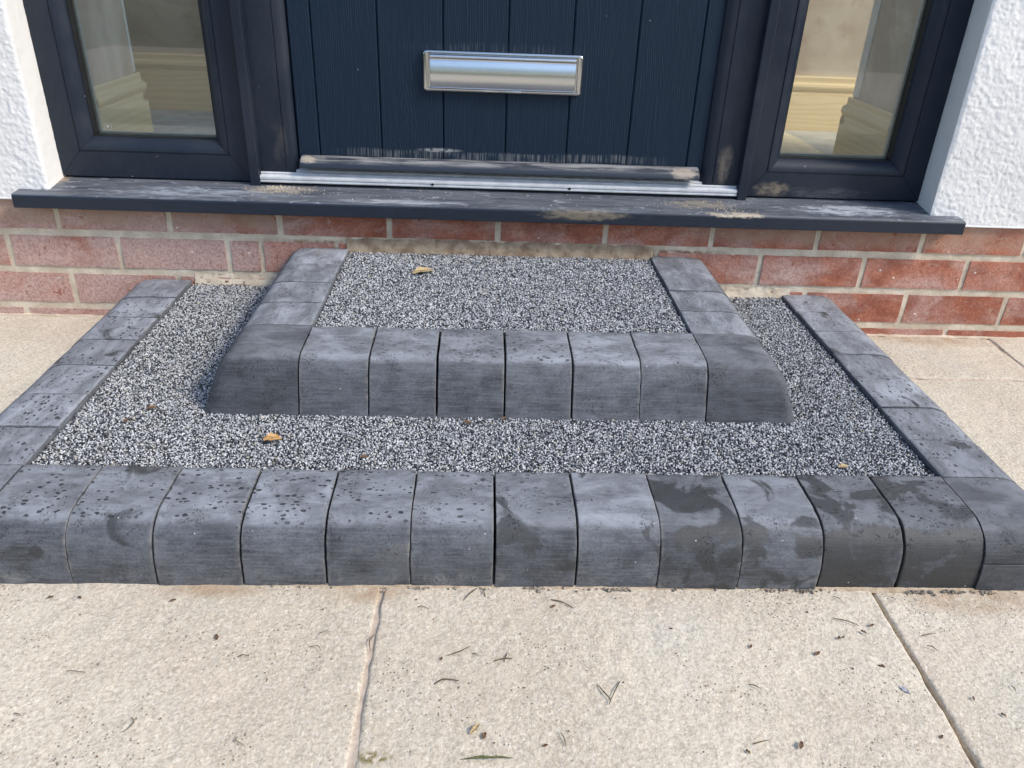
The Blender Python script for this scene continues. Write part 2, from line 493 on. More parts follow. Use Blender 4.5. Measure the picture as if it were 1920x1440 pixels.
def mat_metal(name, c, rough, aniso=0.0, streak=(2, 200, 200), rvar=0.1):
    T = NT(name)
    w = T.worldpos()
    s = T.noise(T.scaled(w, streak), 3.0, 3, 0.6)
    T.set(T.bsdf.inputs['Anisotropic'], aniso)
    r_ = T.band(s, 0.3, 0.7, rough - rvar / 2, rough + rvar / 2)
    return T.done(T.mix(T.band(s, 0.3, 0.7), tuple(x * 0.93 for x in c), c), r_, None, None, 1.0)

def mat_glass():
    T = NT('window_glass')
    tr = T.n('BsdfTransparent')
    tr.inputs[0].default_value = (0.93, 0.94, 0.89, 1)
    gl = T.n('BsdfGlossy')
    gl.inputs['Roughness'].default_value = 0.012
    fr = T.n('Fresnel')
    fr.inputs[0].default_value = 1.52
    smear = T.noise(T.scaled(T.worldpos(), (6, 6, 2.5)), 1.0, 5, 0.6)
    dusty = T.n('BsdfDiffuse')
    dusty.inputs[0].default_value = (0.62, 0.58, 0.50, 1)
    m1 = T.n('MixShader')
    T.set(m1.inputs[0], T.math('MULTIPLY', fr.outputs[0], 1.15, clamp=True))
    T.t.links.new(tr.outputs[0], m1.inputs[1])
    T.t.links.new(gl.outputs[0], m1.inputs[2])
    m2 = T.n('MixShader')
    T.set(m2.inputs[0], T.band(smear, 0.35, 0.75, 0.008, 0.045))
    T.t.links.new(m1.outputs[0], m2.inputs[1])
    T.t.links.new(dusty.outputs[0], m2.inputs[2])
    T.t.links.new(m2.outputs[0], T.out.inputs[0])
    return T.m

def mat_pine():
    T = NT('pine_board')
    p = T.objcoord()
    warp = T.noise(T.scaled(p, (2.5, 2.5, 14)), 1.0, 3)
    x, y, z = T.sep(p)
    g = T.math('SINE', T.math('MULTIPLY_ADD', z, 420, T.math('MULTIPLY', warp, 26)))
    col = T.mix(T.math('MULTIPLY_ADD', g, 0.22, 0.3), (0.80, 0.66, 0.42), (0.68, 0.51, 0.29))
    v = T.voro(T.scaled(p, (5, 5, 9)), 1.0, out=None)
    kn = T.math('MULTIPLY', T.band(v.outputs['Distance'], 0.13, 0.05), T.band(T.sep(v.outputs['Color'])[0], 0.45, 0.5))
    col = T.mix(T.math('MULTIPLY', kn, 0.7), col, (0.25, 0.12, 0.05))
    return T.done(col, 0.6, T.bump(g, 0.0003, 0.4), 0.35)

def mat_plaster():
    T = NT('bare_plaster')
    p = T.worldpos()
    col = T.mix(T.band(T.noise(p, 3.5, 5, 0.6, 0.8), 0.35, 0.65), (0.56, 0.46, 0.38), (0.70, 0.62, 0.54))
    col = T.mix(T.band(T.noise(p, 8, 4, 0.6, 1.5), 0.54, 0.75, 0, 0.5), col, (0.44, 0.30, 0.23))
    return T.done(col, 0.75, T.bump(T.noise(p, 30, 4), 0.002, 0.3), 0.35)

def mat_leafy(name, c1, c2):
    T = NT(name)
    r = T.n('NewGeometry').outputs['Random Per Island']
    return T.done(T.mix(r, c1, c2), 0.6, None, 0.3)

def mat_leaf(name, c1, c2):
    T = NT(name)
    p = T.objcoord()
    n_ = T.noise(p, 260, 4, 0.6)
    return T.done(T.mix(T.band(n_, 0.35, 0.65), c1, c2), 0.7, T.bump(T.noise(p, 500, 3), 0.0006, 0.6), 0.3)

KERB, GRAV, BED, STONE = mat_kerb(), mat_gravel(), mat_bed(), mat_sandstone()
BRICK, MORT, RENDER = mat_brick(), mat_mortar(), mat_render()
FRAME, SILL, DOOR, BAR = mat_frame(), mat_sill(), mat_door(), mat_bar()
ALU = mat_plain('anodised_threshold', (0.50, 0.515, 0.53), (0.60, 0.615, 0.63), 40, 0.36, 0.0, 0.6)
CHROME = mat_metal('satin_chrome', (0.66, 0.67, 0.67), 0.24, 0.5, rvar=0.02)
CHROMEF = mat_metal('bright_chrome', (0.55, 0.56, 0.56), 0.12, rvar=0.04)
GLASS, PINE, PLASTER = mat_glass(), mat_pine(), mat_plaster()
BLACK = mat_plain('black_rubber', (0.006, 0.006, 0.007), (0.010, 0.010, 0.011), 90, 0.6)
SILVER = mat_plain('pale_spacer', (0.42, 0.44, 0.44), (0.5, 0.5, 0.5), 90, 0.45)
WHITEP = mat_plain('white_bead_plastic', (0.78, 0.78, 0.77), (0.72, 0.72, 0.71), 30, 0.5)
JOINTM = mat_plain('pink_jointing', (0.48, 0.385, 0.30), (0.58, 0.48, 0.385), 90, 0.9, 0.002, 0.2)
SOIL = mat_plain('dark_joint_soil', (0.045, 0.035, 0.027), (0.10, 0.075, 0.055), 70, 0.95, 0.003, 0.2)
SCREED = mat_plain('grey_screed', (0.44, 0.435, 0.41), (0.56, 0.55, 0.51), 16, 0.85, 0.002, 0.25, 6)
PAPER = mat_plain('buff_floor_paper', (0.55, 0.48, 0.36), (0.62, 0.56, 0.44), 20, 0.85, 0.001, 0.25)
CRUMB = mat_plain('mortar_crumbs', (0.46, 0.38, 0.28), (0.62, 0.54, 0.42), 200, 0.95, 0.0, 0.2)
GCRUMB = mat_plain('grey_crumbs', (0.15, 0.135, 0.115), (0.36, 0.30, 0.235), 200, 0.95, 0.0, 0.2)
TWIG = mat_plain('dry_stem', (0.060, 0.048, 0.030), (0.12, 0.095, 0.055), 300, 0.8, 0.0, 0.25)
GREENB = mat_plain('green_blade_colour', (0.09, 0.105, 0.035), (0.15, 0.155, 0.065), 200, 0.6, 0.0, 0.3)
LEAFTAN = mat_leaf('tan_leaf_colour', (0.36, 0.26, 0.13), (0.48, 0.38, 0.22))
LEAFORG = mat_leaf('orange_leaf_colour', (0.48, 0.25, 0.08), (0.55, 0.36, 0.16))
FLAKE = mat_leaf('brown_bract_colour', (0.10, 0.060, 0.035), (0.20, 0.12, 0.07))
LILAC = mat_leaf('lilac_paint', (0.42, 0.42, 0.47), (0.55, 0.55, 0.59))
HEDGE = mat_leafy('hedge_leaf_colour', (0.035, 0.060, 0.018), (0.10, 0.12, 0.04))
LAWN = mat_plain('lawn_colour', (0.05, 0.075, 0.022), (0.09, 0.11, 0.04), 30, 0.9, 0.01, 0.2)

# ------------------------------------------------------------------ object helpers
def put(o, parent=None):
    COL.objects.link(o)
    if parent:
        o.parent = parent
    return o

def mesh_obj(name, verts, faces, material, parent=None, smooth=False, loc=(0, 0, 0), rot=0.0):
    me = D.meshes.new(name)
    me.from_pydata([tuple(map(float, v)) for v in verts], [], [tuple(int(i) for i in f) for f in faces])
    me.validate()
    me.update()
    if material:
        me.materials.append(material)
    if smooth:
        me.polygons.foreach_set('use_smooth', [True] * len(me.polygons))
    o = D.objects.new(name, me)
    o.location = loc
    o.rotation_euler = (0, 0, rot)
    return put(o, parent)

def empty(name, loc=(0, 0, 0), rot=0.0, **tags):
    o = D.objects.new(name, None)
    o.empty_display_size = 0.1
    o.location = loc
    o.rotation_euler = (0, 0, rot)
    put(o)
    return tag(o, **tags)

def tag(o, label=None, category=None, group=None, kind=None):
    for k, v in (('label', label), ('category', category), ('group', group), ('kind', kind)):
        if v:
            o[k] = v
    return o

def box_vf(x0, x1, y0, y1, z0, z1, b=0):
    v = [(x0, y0, z0), (x1, y0, z0), (x1, y1, z0), (x0, y1, z0), (x0, y0, z1), (x1, y0, z1), (x1, y1, z1), (x0, y1, z1)]
    f = [(0, 3, 2, 1), (4, 5, 6, 7), (0, 1, 5, 4), (1, 2, 6, 5), (2, 3, 7, 6), (3, 0, 4, 7)]
    return v, f

def box(name, x0, x1, y0, y1, z0, z1, m, parent=None, bevel=0.0, seg=2):
    """box whose origin is its centre"""
    cx, cy, cz = (x0 + x1) / 2, (y0 + y1) / 2, (z0 + z1) / 2
    v, f = box_vf(x0 - cx, x1 - cx, y0 - cy, y1 - cy, z0 - cz, z1 - cz)
    o = mesh_obj(name, v, f, m, parent, loc=(cx, cy, cz))
    if bevel:
        md = o.modifiers.new('bevel', 'BEVEL')
        md.width = bevel
        md.segments = seg
        md.limit_method = 'ANGLE'
    return o

def extrude_x(name, prof, x0, x1, m, parent=None, smooth=False):
    """closed (y,z) profile, counter-clockwise seen from +x, swept along x"""
    cx = (x0 + x1) / 2
    n = len(prof)
    v = [(x0 - cx, y, z) for y, z in prof] + [(x1 - cx, y, z) for y, z in prof]
    f = [(i, (i + 1) % n, n + (i + 1) % n, n + i)[::-1] for i in range(n)]
    f += [tuple(range(n)), tuple(range(2 * n - 1, n - 1, -1))]
    o = mesh_obj(name, v, f, m, parent, loc=(cx, 0, 0))
    fix_normals(o)
    if smooth:
        smooth_angle(o, 35)
    return o

def fix_normals(o):
    import bmesh
    bm = bmesh.new()
    bm.from_mesh(o.data)
    bmesh.ops.remove_doubles(bm, verts=bm.verts, dist=1e-6)
    bmesh.ops.recalc_face_normals(bm, faces=bm.faces)
    bm.to_mesh(o.data)
    bm.free()

def smooth_angle(o, deg):
    o.data.polygons.foreach_set('use_smooth', [True] * len(o.data.polygons))
    o.data.set_sharp_from_angle(angle=math.radians(deg))

def np_mesh(name, V, Fq, material, parent=None, smooth=True, attr=None, loc=(0, 0, 0)):
    """fast mesh from numpy arrays; Fq is (n,k) with constant k"""
    me = D.meshes.new(name)
    me.vertices.add(len(V))
    me.vertices.foreach_set('co', np.ascontiguousarray(V, dtype=np.float32).ravel())
    k = Fq.shape[1]
    me.loops.add(Fq.size)
    me.loops.foreach_set('vertex_index', np.ascontiguousarray(Fq, dtype=np.int32).ravel())
    me.polygons.add(len(Fq))
    me.polygons.foreach_set('loop_start', np.arange(0, Fq.size, k, dtype=np.int32))
    me.polygons.foreach_set('use_smooth', np.full(len(Fq), smooth))
    if attr is not None:
        a = me.attributes.new('tone', 'FLOAT', 'POINT')
        a.data.foreach_set('value', np.ascontiguousarray(attr, dtype=np.float32))
    me.update(calc_edges=True)
    me.materials.append(material)
    o = D.objects.new(name, me)
    o.location = loc
    return put(o, parent)

def grid_faces(nu, nv, wrap_v=False):
    i, j = np.meshgrid(np.arange(nu - 1), np.arange(nv if wrap_v else nv - 1), indexing='ij')
    a = i * nv + j
    b = i * nv + (j + 1) % nv
    return np.stack([a, b, b + nv, a + nv], -1).reshape(-1, 4)

# ------------------------------------------------------------------ ground and paving
ground = mesh_obj('ground', [(-60, -60, -0.05), (60, -60, -0.05), (60, 60, -0.05), (-60, 60, -0.05)], [(0, 1, 2, 3)], SOIL)
tag(ground, kind='structure')
lawn = mesh_obj('lawn', [(-40, -40, -0.03), (40, -40, -0.03), (40, -5.2, -0.03), (-40, -5.2, -0.03)], [(0, 1, 2, 3)], LAWN)
tag(lawn, kind='structure')
paving = empty('paving', kind='structure')
slab_n = [0]
def slab(x0, x1, y0, y1, fine=True, dz=0.0, tilt=0.0):
    slab_n[0] += 1
    sd = slab_n[0] * 31
    step = 0.0055 if fine else 0.06
    cx, cy = (x0 + x1) / 2, (y0 + y1) / 2
    def axis(a, b):
        n_ = max(4, int((b - a) / step))
        m_ = np.linspace(a + 0.010, b - 0.010, n_)
        e = np.array([0.0, 0.0006, 0.0016, 0.0032, 0.0055, 0.008]) if fine else np.array([0.0, 0.002, 0.006])
        return np.concatenate([[a], a + e, m_, (b - e)[::-1], [b]])
    xs, ys = axis(x0, x1), axis(y0, y1)
    X, Y = np.meshgrid(xs, ys, indexing='ij')
    d = np.minimum(np.minimum(X - x0, x1 - X), np.minimum(Y - y0, y1 - Y))
    Z = 0.0026 * fbm(X, Y, 0, 9, 3, sd) + 0.0013 * fbm(X, Y, 0, 70, 3, sd + 5)
    r = 0.0042 + 0.004 * fbm(X, Y, 0, 28, 3, sd + 9)
    r = np.clip(r, 0.0015, 0.008)
    q = np.clip(1 - d / r, 0, 1)
    Z = Z - r * (1 - np.sqrt(np.clip(1 - q * q, 0, 1)))
    jx = 0.0020 * fbm(X, Y, 1, 45, 3, sd + 3)
    jy = 0.0020 * fbm(X, Y, 2, 45, 3, sd + 4)
    edge = np.clip(1 - d / 0.02, 0, 1)
    Xd, Yd = X + jx * edge, Y + jy * edge
    Z = Z + tilt * (X - cx) / (x1 - x0) + dz
    Z[0, :] = Z[-1, :] = Z[:, 0] = Z[:, -1] = -0.035
    V = np.stack([Xd - cx, Yd - cy, Z], -1).reshape(-1, 3)
    nu, nv = X.shape
    Fq = grid_faces(nu, nv)[:, ::-1]
    return np_mesh('paving_slab', V, Fq, STONE, paving, loc=(cx, cy, 0))
slab(-0.752, -0.1495, -1.26, -0.60)
slab(-0.1440, 0.4905, -1.26, -0.60)
slab(0.4955, 1.100, -1.14, -0.2145, dz=-0.0005)
slab(0.62, 1.100, -0.209, -0.012)
slab(1.1065, 1.40, -0.80, -0.010)
slab(-1.36, -0.758, -0.66, -0.008)
slab(-1.66, -0.758, -1.26, -0.667)
for args in [(1.1065, 1.9, -1.6, -0.81), (0.4955, 1.100, -2.04, -1.146), (-0.452, 0.4905, -2.16, -1.266), (-1.06, -0.458, -2.16, -1.266), (-1.96, -1.066, -1.86, -1.266), (-2.6, -1.666, -1.26, -0.3)]:
    slab(*args, fine=False)
for i in range(-5, 6):
    for j in range(3):
        slab(i * 0.606, i * 0.606 + 0.60, -4.95 + j * 0.906, -4.95 + j * 0.906 + 0.90, fine=False)
# pale pink jointing pressed into the joint on the left, nearly flush
def joint_strip(x0, x1, y0, y1, z, m):
    n_ = 160
    t = np.linspace(0, 1, n_)
    lng_y = (y1 - y0) > (x1 - x0)
    rows = []
    for s in np.linspace(0, 1, 7):
        X = x0 + (x1 - x0) * (np.full(n_, s) if lng_y else t)
        Y = y0 + (y1 - y0) * (t if lng_y else np.full(n_, s))
        Z = z - 0.0012 * (1 - abs(2 * s - 1)) + 0.0016 * fbm(X, Y, 0, 60, 3, 77)
        rows.append(np.stack([X, Y, Z], -1))
    V = np.stack(rows, 0)
    Fq = grid_faces(7, n_)
    if lng_y:
        Fq = Fq[:, ::-1]
    return np_mesh('joint_mortar', V.reshape(-1, 3), Fq, m, paving)
joint_strip(-0.1545, -0.140, -1.262, -0.80, -0.0016, JOINTM)
joint_strip(0.61, 1.108, -0.216, -0.207, -0.0020, JOINTM)
joint_strip(1.096, 1.111, -0.80, -0.008, -0.0022, JOINTM)
joint_strip(0.76, 1.40, -0.014, 0.004, -0.0010, MORT)
joint_strip(-1.36, -0.75, -0.010, 0.004, -0.0010, MORT)

# ------------------------------------------------------------------ brick plinth
wall = empty('brick_plinth', (0, 0, 0), label='low red brick plinth wall under the door sill and white render', category='wall')
H, J, PITCH = 0.0676, 0.0135, 0.0811
def brick_mesh(w, sd):
    nx, nz = max(6, int(w / 0.012)), 8
    xs = np.concatenate([[-w / 2], np.linspace(-w / 2 + 0.0012, w / 2 - 0.0012, nx), [w / 2]])
    zs = np.concatenate([[-H / 2], np.linspace(-H / 2 + 0.0012, H / 2 - 0.0012, nz), [H / 2]])
    X, Z = np.meshgrid(xs, zs, indexing='ij')
    d = np.minimum(np.minimum(X + w / 2, w / 2 - X), np.minimum(Z + H / 2, H / 2 - Z))
    Y = 0.0014 * fbm(X, 0, Z, 40, 3, sd) + 0.0016 * np.clip(1 - d / 0.0022, 0, 1) ** 2
    V = np.stack([X + 0.0012 * fbm(X, 3, Z, 50, 2, sd + 1), Y, Z + 0.0012 * fbm(X, 5, Z, 50, 2, sd + 2)], -1)
    V[0, :, 1] = V[-1, :, 1] = 0.03
    V[:, 0, 1] = V[:, -1, 1] = 0.03
    me = D.meshes.new('brick')
    Fq = grid_faces(*X.shape)
    me.from_pydata([tuple(map(float, v)) for v in V.reshape(-1, 3)], [], [tuple(map(int, f)) for f in Fq[:, ::-1]])
    me.polygons.foreach_set('use_smooth', [True] * len(me.polygons))
    me.set_sharp_from_angle(angle=math.radians(42))
    me.materials.append(BRICK)
    return me
full = [brick_mesh(0.215, s) for s in (1, 2, 3, 4)]
def brick(x0, x1, zb, proud=0.0):
    w = x1 - x0
    me = random.choice(full) if abs(w - 0.215) < 1e-4 else brick_mesh(w, int((x0 + 5) * 1000) % 97)
    o = D.objects.new('brick', me)
    o.location = ((x0 + x1) / 2, random.uniform(-0.0008, 0.0008) + proud, zb + H / 2)
    o.rotation_euler = (0, random.uniform(-0.003, 0.003), 0)
    put(o, wall)
for c in range(4):
    zb = 0.189 - c * PITCH
    x0 = -1.5 * 1.0
    n0 = -6 + (0.5 if c % 2 else 0)
    for k in range(15):
        a = (n0 - 2 + k) * 0.225 + 0.005
        b = a + 0.215
        if c == 1 and a < -0.50 < b - 0.01:                     # a cut closer beside the left side of the step
            brick(a, -0.497, zb)
            brick(-0.489, b, zb)
            continue
        brick(a, b, zb)
# mortar face as a lightly uneven sheet
xs, zs = np.linspace(-1.8, 1.575, 560), np.linspace(-0.09, 0.262, 64)
X, Z = np.meshgrid(xs, zs, indexing='ij')
Y = 0.0022 + 0.0014 * fbm(X, 0, Z, 60, 4, 5)
np_mesh('mortar_bed', np.stack([X, Y, Z], -1).reshape(-1, 3), grid_faces(560, 64)[:, ::-1], MORT, wall)
box('wall_core', -1.8, 1.572, 0.012, 0.24, -0.09, 0.240, MORT, wall)

# mortar fillets where the step gravel meets the wall
def fillet(x0, x1, z0, z1, dep, sd, m=None):
    n_, k_ = int((x1 - x0) / 0.003), 8
    rows = []
    xs_ = np.linspace(x0, x1, n_)
    for t in np.linspace(0, 1, k_):
        zz = z0 + (z1 - z0) * t + 0.003 * fbm(xs_, t, 0, 45, 3, sd) * (0.3 + t)
        yy = -dep * (1 - t) ** 1.4 + 0.0012 - 0.003 * fbm(xs_, t, 3, 80, 3, sd + 1)
        rows.append(np.stack([xs_, yy, zz], -1))
    V_ = np.stack(rows, 0).reshape(-1, 3)
    np_mesh('mortar_fillet', V_, grid_faces(k_, n_)[:, ::-1], m or MORT, wall)
DIRTYM = mat_plain('stained_mortar', (0.33, 0.255, 0.175), (0.15, 0.085, 0.055), 75, 0.9, 0.003, 0.2, 6)
fillet(-0.315, 0.330, 0.150, 0.1885, 0.010, 61, mat_plain('brown_mortar', (0.44, 0.345, 0.24), (0.25, 0.17, 0.11), 38, 0.9, 0.003, 0.2, 6))
fillet(-0.318, 0.333, 0.150, 0.170, 0.0125, 64, DIRTYM)
fillet(-0.640, -0.455, 0.070, 0.1015, 0.010, 62)
fillet(-0.638, -0.457, 0.070, 0.0915, 0.0125, 65, DIRTYM)
fillet(0.452, 0.640, 0.070, 0.1010, 0.010, 63)
fillet(0.454, 0.638, 0.070, 0.0885, 0.0125, 66, DIRTYM)

# ------------------------------------------------------------------ white render on both sides of the doorway
rend = empty('rendered_wall', (0, 0, 0.25), label='white rough textured render on the house wall, framing the door and sidelights', category='rendered wall')
RW = 0.897
ZB = 0.2535
def render_panel(x0, x1, z0, z1, dx):
    xs = np.linspace(x0, x1, int((x1 - x0) / dx))
    zs = np.linspace(z0, z1, int((z1 - z0) / dx))
    X, Z = np.meshgrid(xs, zs, indexing='ij')
    n1 = fbm(X, 0, Z, 150, 3, 41, 0.55)
    n2 = fbm(X, 2, Z, 330, 2, 43, 0.5)
    Y = -0.0065 - 0.0016 * np.clip(n1 + 0.12, -0.25, 0.5) - 0.0010 * n2 + 0.003 * fbm(X, 0, Z, 6, 2, 44)
    d = np.minimum(np.abs(X - (x0 if x0 > 0 else x1)), 1)
    q = np.clip(1 - d / 0.006, 0, 1)
    Y = Y * (1 - q) + (-0.0045) * q
    Fq = grid_faces(len(xs), len(zs))
    V = np.stack([X, Y, Z - 0.25], -1).reshape(-1, 3)
    np_mesh('render_panel', V, Fq[:, ::-1], RENDER, rend)
render_panel(RW, 1.36, ZB, 1.06, 0.0024)
render_panel(-1.36, -RW, ZB, 1.06, 0.0024)
for s in (-1, 1):
    # reveal: render returned to the frame, with a slightly splayed face
    zs = np.linspace(0.2535, 2.24, 340)
    ys = np.concatenate([np.linspace(-0.0045, 0.078, 18), [0.12]])
    Yg, Zg = np.meshgrid(ys, zs, indexing='ij')
    Xg = RW + 0.011 * np.clip((Yg + 0.0045) / 0.0825, 0, 1) - 0.0012 * fbm(Yg, Zg, s, 130, 3, 51) - 0.0008 * fbm(Yg, Zg, s, 14, 2, 52)
    Xg[0, :] = RW
    Fq = grid_faces(len(ys), len(zs))
    np_mesh('render_reveal', np.stack([s * Xg, Yg, Zg - 0.25], -1).reshape(-1, 3), Fq if s > 0 else Fq[:, ::-1], RENDER, rend)
    # upper and outer wall out of view, right end shortened to let sun inside
    a, b = sorted((s * RW, 1.58 if s > 0 else -4.0))
    v, f = box_vf(a, b, 0.004, 0.25, 1.06 - 0.25, 2.25 - 0.25)
    mesh_obj('render_field', v, f, RENDER, rend)
    a, b = sorted((s * 1.36, 1.58 if s > 0 else -4.0))
    v, f = box_vf(a, b, 0.004, 0.25, ZB - 0.25, 1.06 - 0.25)
    mesh_obj('render_field', v, f, RENDER, rend)
    # white stop bead along the lower edge of the render
    a, b = sorted((s * 0.93, s * 1.5))
    box('stop_bead', a, b, -0.0085, 0.003, ZB - 0.0025 - 0.25, ZB + 0.0008 - 0.25, WHITEP, rend, 0.001)
v, f = box_vf(-4, 1.58, 0.004, 0.25, 2.25 - 0.25, 2.9 - 0.25)
mesh_obj('render_field', v, f, RENDER, rend)

# ------------------------------------------------------------------ door sill
sill = extrude_x('door_sill', [(-0.040, 0.2435), (0.06, 0.2435), (0.06, 0.262), (0.16, 0.262), (0.16, 0.2815), (0.10, 0.2785), (0.0, 0.2735), (-0.0335, 0.2715), (-0.0365, 0.2708), (-0.0390, 0.2690), (-0.0400, 0.2662)], -0.957, 0.957, SILL)
md = sill.modifiers.new('bevel', 'BEVEL'); md.width = 0.0015; md.segments = 2; md.limit_method = 'ANGLE'
tag(sill, 'long anthracite grey door sill with chalky dust, above the brick plinth', 'sill')

# ------------------------------------------------------------------ sidelights
def mitred_frame(parent, x0, x1, z0, z1, widths, prof, m, nm):
    """four mitred members; widths = flat face width of (left, right, bottom, top); prof = (t beyond the flat width, y)"""
    wl, wr, wb, wt = widths
    def T_(w_):
        pts = []
        for k, (t, y) in enumerate(prof):
            pts.append((t if t < 0.5 else w_ + (t - 1.0), y))
        return pts
    L, Rr, B, Tt = T_(wl), T_(wr), T_(wb), T_(wt)
    n_ = len(prof)
    rings = {}
    c = [[(x0 + L[i][0], L[i][1], z0 + B[i][0]) for i in range(n_)],
         [(x1 - Rr[i][0], L[i][1], z0 + B[i][0]) for i in range(n_)],
         [(x1 - Rr[i][0], L[i][1], z1 - Tt[i][0]) for i in range(n_)],
         [(x0 + L[i][0], L[i][1], z1 - Tt[i][0]) for i in range(n_)]]
    for k, nm_ in enumerate(('bottom_rail', 'stile', 'top_rail', 'stile')):
        a, b = c[k], c[(k + 1) % 4]
        # a hair's gap at each mitre
        a = [tuple(p + (q - p) * 0.0004 for p, q in zip(u, v)) for u, v in zip(a, b)]
        b = [tuple(p + (q - p) * 0.0004 for p, q in zip(u, v)) for u, v in zip(b, a)]
        ctr = Vector([sum(u[i] for u in a + b) / (2 * n_) for i in range(3)])
        v = [tuple(Vector(u) - ctr) for u in a + b]
        f = [(i, i + 1, n_ + i + 1, n_ + i) for i in range(n_ - 1)] + [tuple(range(n_)), tuple(range(n_, 2 * n_))]
        o = mesh_obj(nm_, v, f, m, parent, loc=ctr)
        fix_normals(o)
        smooth_angle(o, 22)
# (t, y): values under .5 are measured from the outer edge, 1 + d means d beyond the flat face width
PROF = [(0.0, 0.125), (0.0, 0.0765), (0.0015, 0.0750), (0.9985, 0.0750), (0.9995, 0.0768), (1.0010, 0.0768), (1.0020, 0.0748), (1.0060, 0.0752), (1.0120, 0.0775),
        (1.0180, 0.0822), (1.0230, 0.0880), (1.0255, 0.0910), (1.0265, 0.0940), (1.0265, 0.125)]
for s, lab in ((-1, 'anthracite sidelight window left of the door, dull hall wall behind its glass'),
               (1, 'anthracite sidelight window right of the door, bright pine skirting behind its glass')):
    win = empty('sidelight_window', (0, 0, 0), label=lab, category='window', group='sidelight windows beside the front door')
    if s < 0:
        x0, x1, wl, wr = -0.9085, -0.5145, 0.0465, 0.0435
    else:
        x0, x1, wl, wr = 0.5225, 0.9075, 0.0435, 0.0465
    z0, z1 = 0.2805, 2.14
    mitred_frame(win, x0, x1, z0, z1, (wl, wr, 0.0525, 0.06), PROF, FRAME, 'stile')
    gx0, gx1, gz0, gz1 = x0 + wl + 0.0265, x1 - wr - 0.0265, z0 + 0.0525 + 0.0265, z1 - 0.0865
    # glass with black gasket and pale spacer bar round its rim
    w_ = 0.0035
    for nm, m, y0, y1, e in (('gasket', BLACK, 0.0938, 0.1125, 0.0012), ('spacer_bar', SILVER, 0.1172, 0.126, 0.0050)):
        vv, ff = [], []
        for bx in ((gx0, gx0 + e, gz0, gz1), (gx1 - e, gx1, gz0, gz1), (gx0 + e, gx1 - e, gz0, gz0 + e), (gx0 + e, gx1 - e, gz1 - e, gz1)):
            v, f = box_vf(bx[0], bx[1], y0, y1, bx[2], bx[3])
            ff += [tuple(i + len(vv) for i in q) for q in f]
            vv += v
        mesh_obj(nm, vv, ff, m, win)
    for yg in (0.1127,):
        box('glass_pane', gx0 - 0.004, gx1 + 0.004, yg, yg + 0.004, gz0 - 0.004, gz1 + 0.004, GLASS, win)
    if s < 0:
        # small etched roundel low on the left-hand pane
        cx_, cz_ = -0.812, 0.3755
        vv, ff = [], []
        for k in range(28):
            a = 2 * math.pi * k / 28
            for rr in (0.0070, 0.0076):
                vv.append((cx_ + rr * math.cos(a), 0.1123, cz_ + rr * math.sin(a)))
        for k in range(28):
            ff.append((2 * k, 2 * k + 1, (2 * k + 3) % 56, (2 * k + 2) % 56))
        b0 = len(vv)
        vv += [(cx_ - 0.003, 0.1123, cz_ + 0.0025), (cx_ + 0.003, 0.1123, cz_ + 0.0025), (cx_, 0.1123, cz_ - 0.0035)]
        ff.append((b0, b0 + 1, b0 + 2))
        mesh_obj('glass_mark', vv, ff, SILVER, win)

# ------------------------------------------------------------------ door frame with cover strips and threshold
dfr = empty('door_surround', (0, 0, 0.28), label='anthracite front door frame with two cover strips and aluminium threshold', category='door frame')
def jamb(s):
    # plan profile (x,y): rounded bead towards the door
    pr = [(0.512, 0.125), (0.512, 0.0752), (0.4505, 0.0752), (0.4495, 0.0766), (0.4475, 0.0766), (0.4465, 0.0750), (0.440, 0.0752), (0.4345, 0.0765), (0.4292, 0.0795),
          (0.4255, 0.0845), (0.4238, 0.0905), (0.4236, 0.125)]
    pr = [(s * x + 0.0045, y) for x, y in pr]
    n_ = len(pr)
    z0, z1 = 0.300 - 0.28, 2.14 - 0.28
    v = [(x, y, z0) for x, y in pr] + [(x, y, z1) for x, y in pr]
    f = [(i, (i + 1) % n_, n_ + (i + 1) % n_, n_ + i) for i in range(n_)] + [tuple(range(n_)), tuple(range(n_, 2 * n_))]
    o = mesh_obj('jamb', v, f, FRAME, dfr)
    fix_normals(o)
    smooth_angle(o, 30)
    # coupling cover strip that stands proud between jamb and sidelight
    a, b = (-0.5165, -0.4965) if s < 0 else (0.5065, 0.5265)
    box('cover_strip', a, b, 0.0565, 0.090, 0.2745 - 0.28, 2.14 - 0.28, FRAME, dfr, 0.0022, 2)
jamb(-1)
jamb(1)
box('frame_head', -0.5165, 0.5265, 0.070, 0.125, 2.1405 - 0.28, 2.21 - 0.28, FRAME, dfr, 0.002)
thr = [(0.125, 0.2820), (0.125, 0.3165)]
pa, pb = (0.1000, 0.3150), (0.0600, 0.2968)
for k in range(4):                                                   # four ribs with grooves between, stepping down to the nose
    t0, t1 = k / 4 + 0.02, k / 4 + 0.165
    lerp = lambda t, d=0.0: (pa[0] + (pb[0] - pa[0]) * t + 0.41 * d, pa[1] + (pb[1] - pa[1]) * t - 0.91 * d)
    thr += [lerp(t0), lerp(t0 + 0.012, 0.0034), lerp(t1 - 0.012, 0.0034), lerp(t1)]
thr += [(0.0592, 0.2955), (0.0588, 0.2940), (0.0588, 0.2906), (0.0612, 0.2900), (0.0612, 0.2880), (0.0588, 0.2874), (0.0588, 0.2846), (0.0605, 0.2833), (0.0640, 0.2833), (0.0640, 0.2820)]
th = extrude_x('threshold', [(y, z - 0.28) for y, z in thr], -0.4960, 0.5060, ALU, dfr)
md = th.modifiers.new('bevel', 'BEVEL'); md.width = 0.0004; md.segments = 1; md.limit_method = 'ANGLE'; md.angle_limit = math.radians(50)
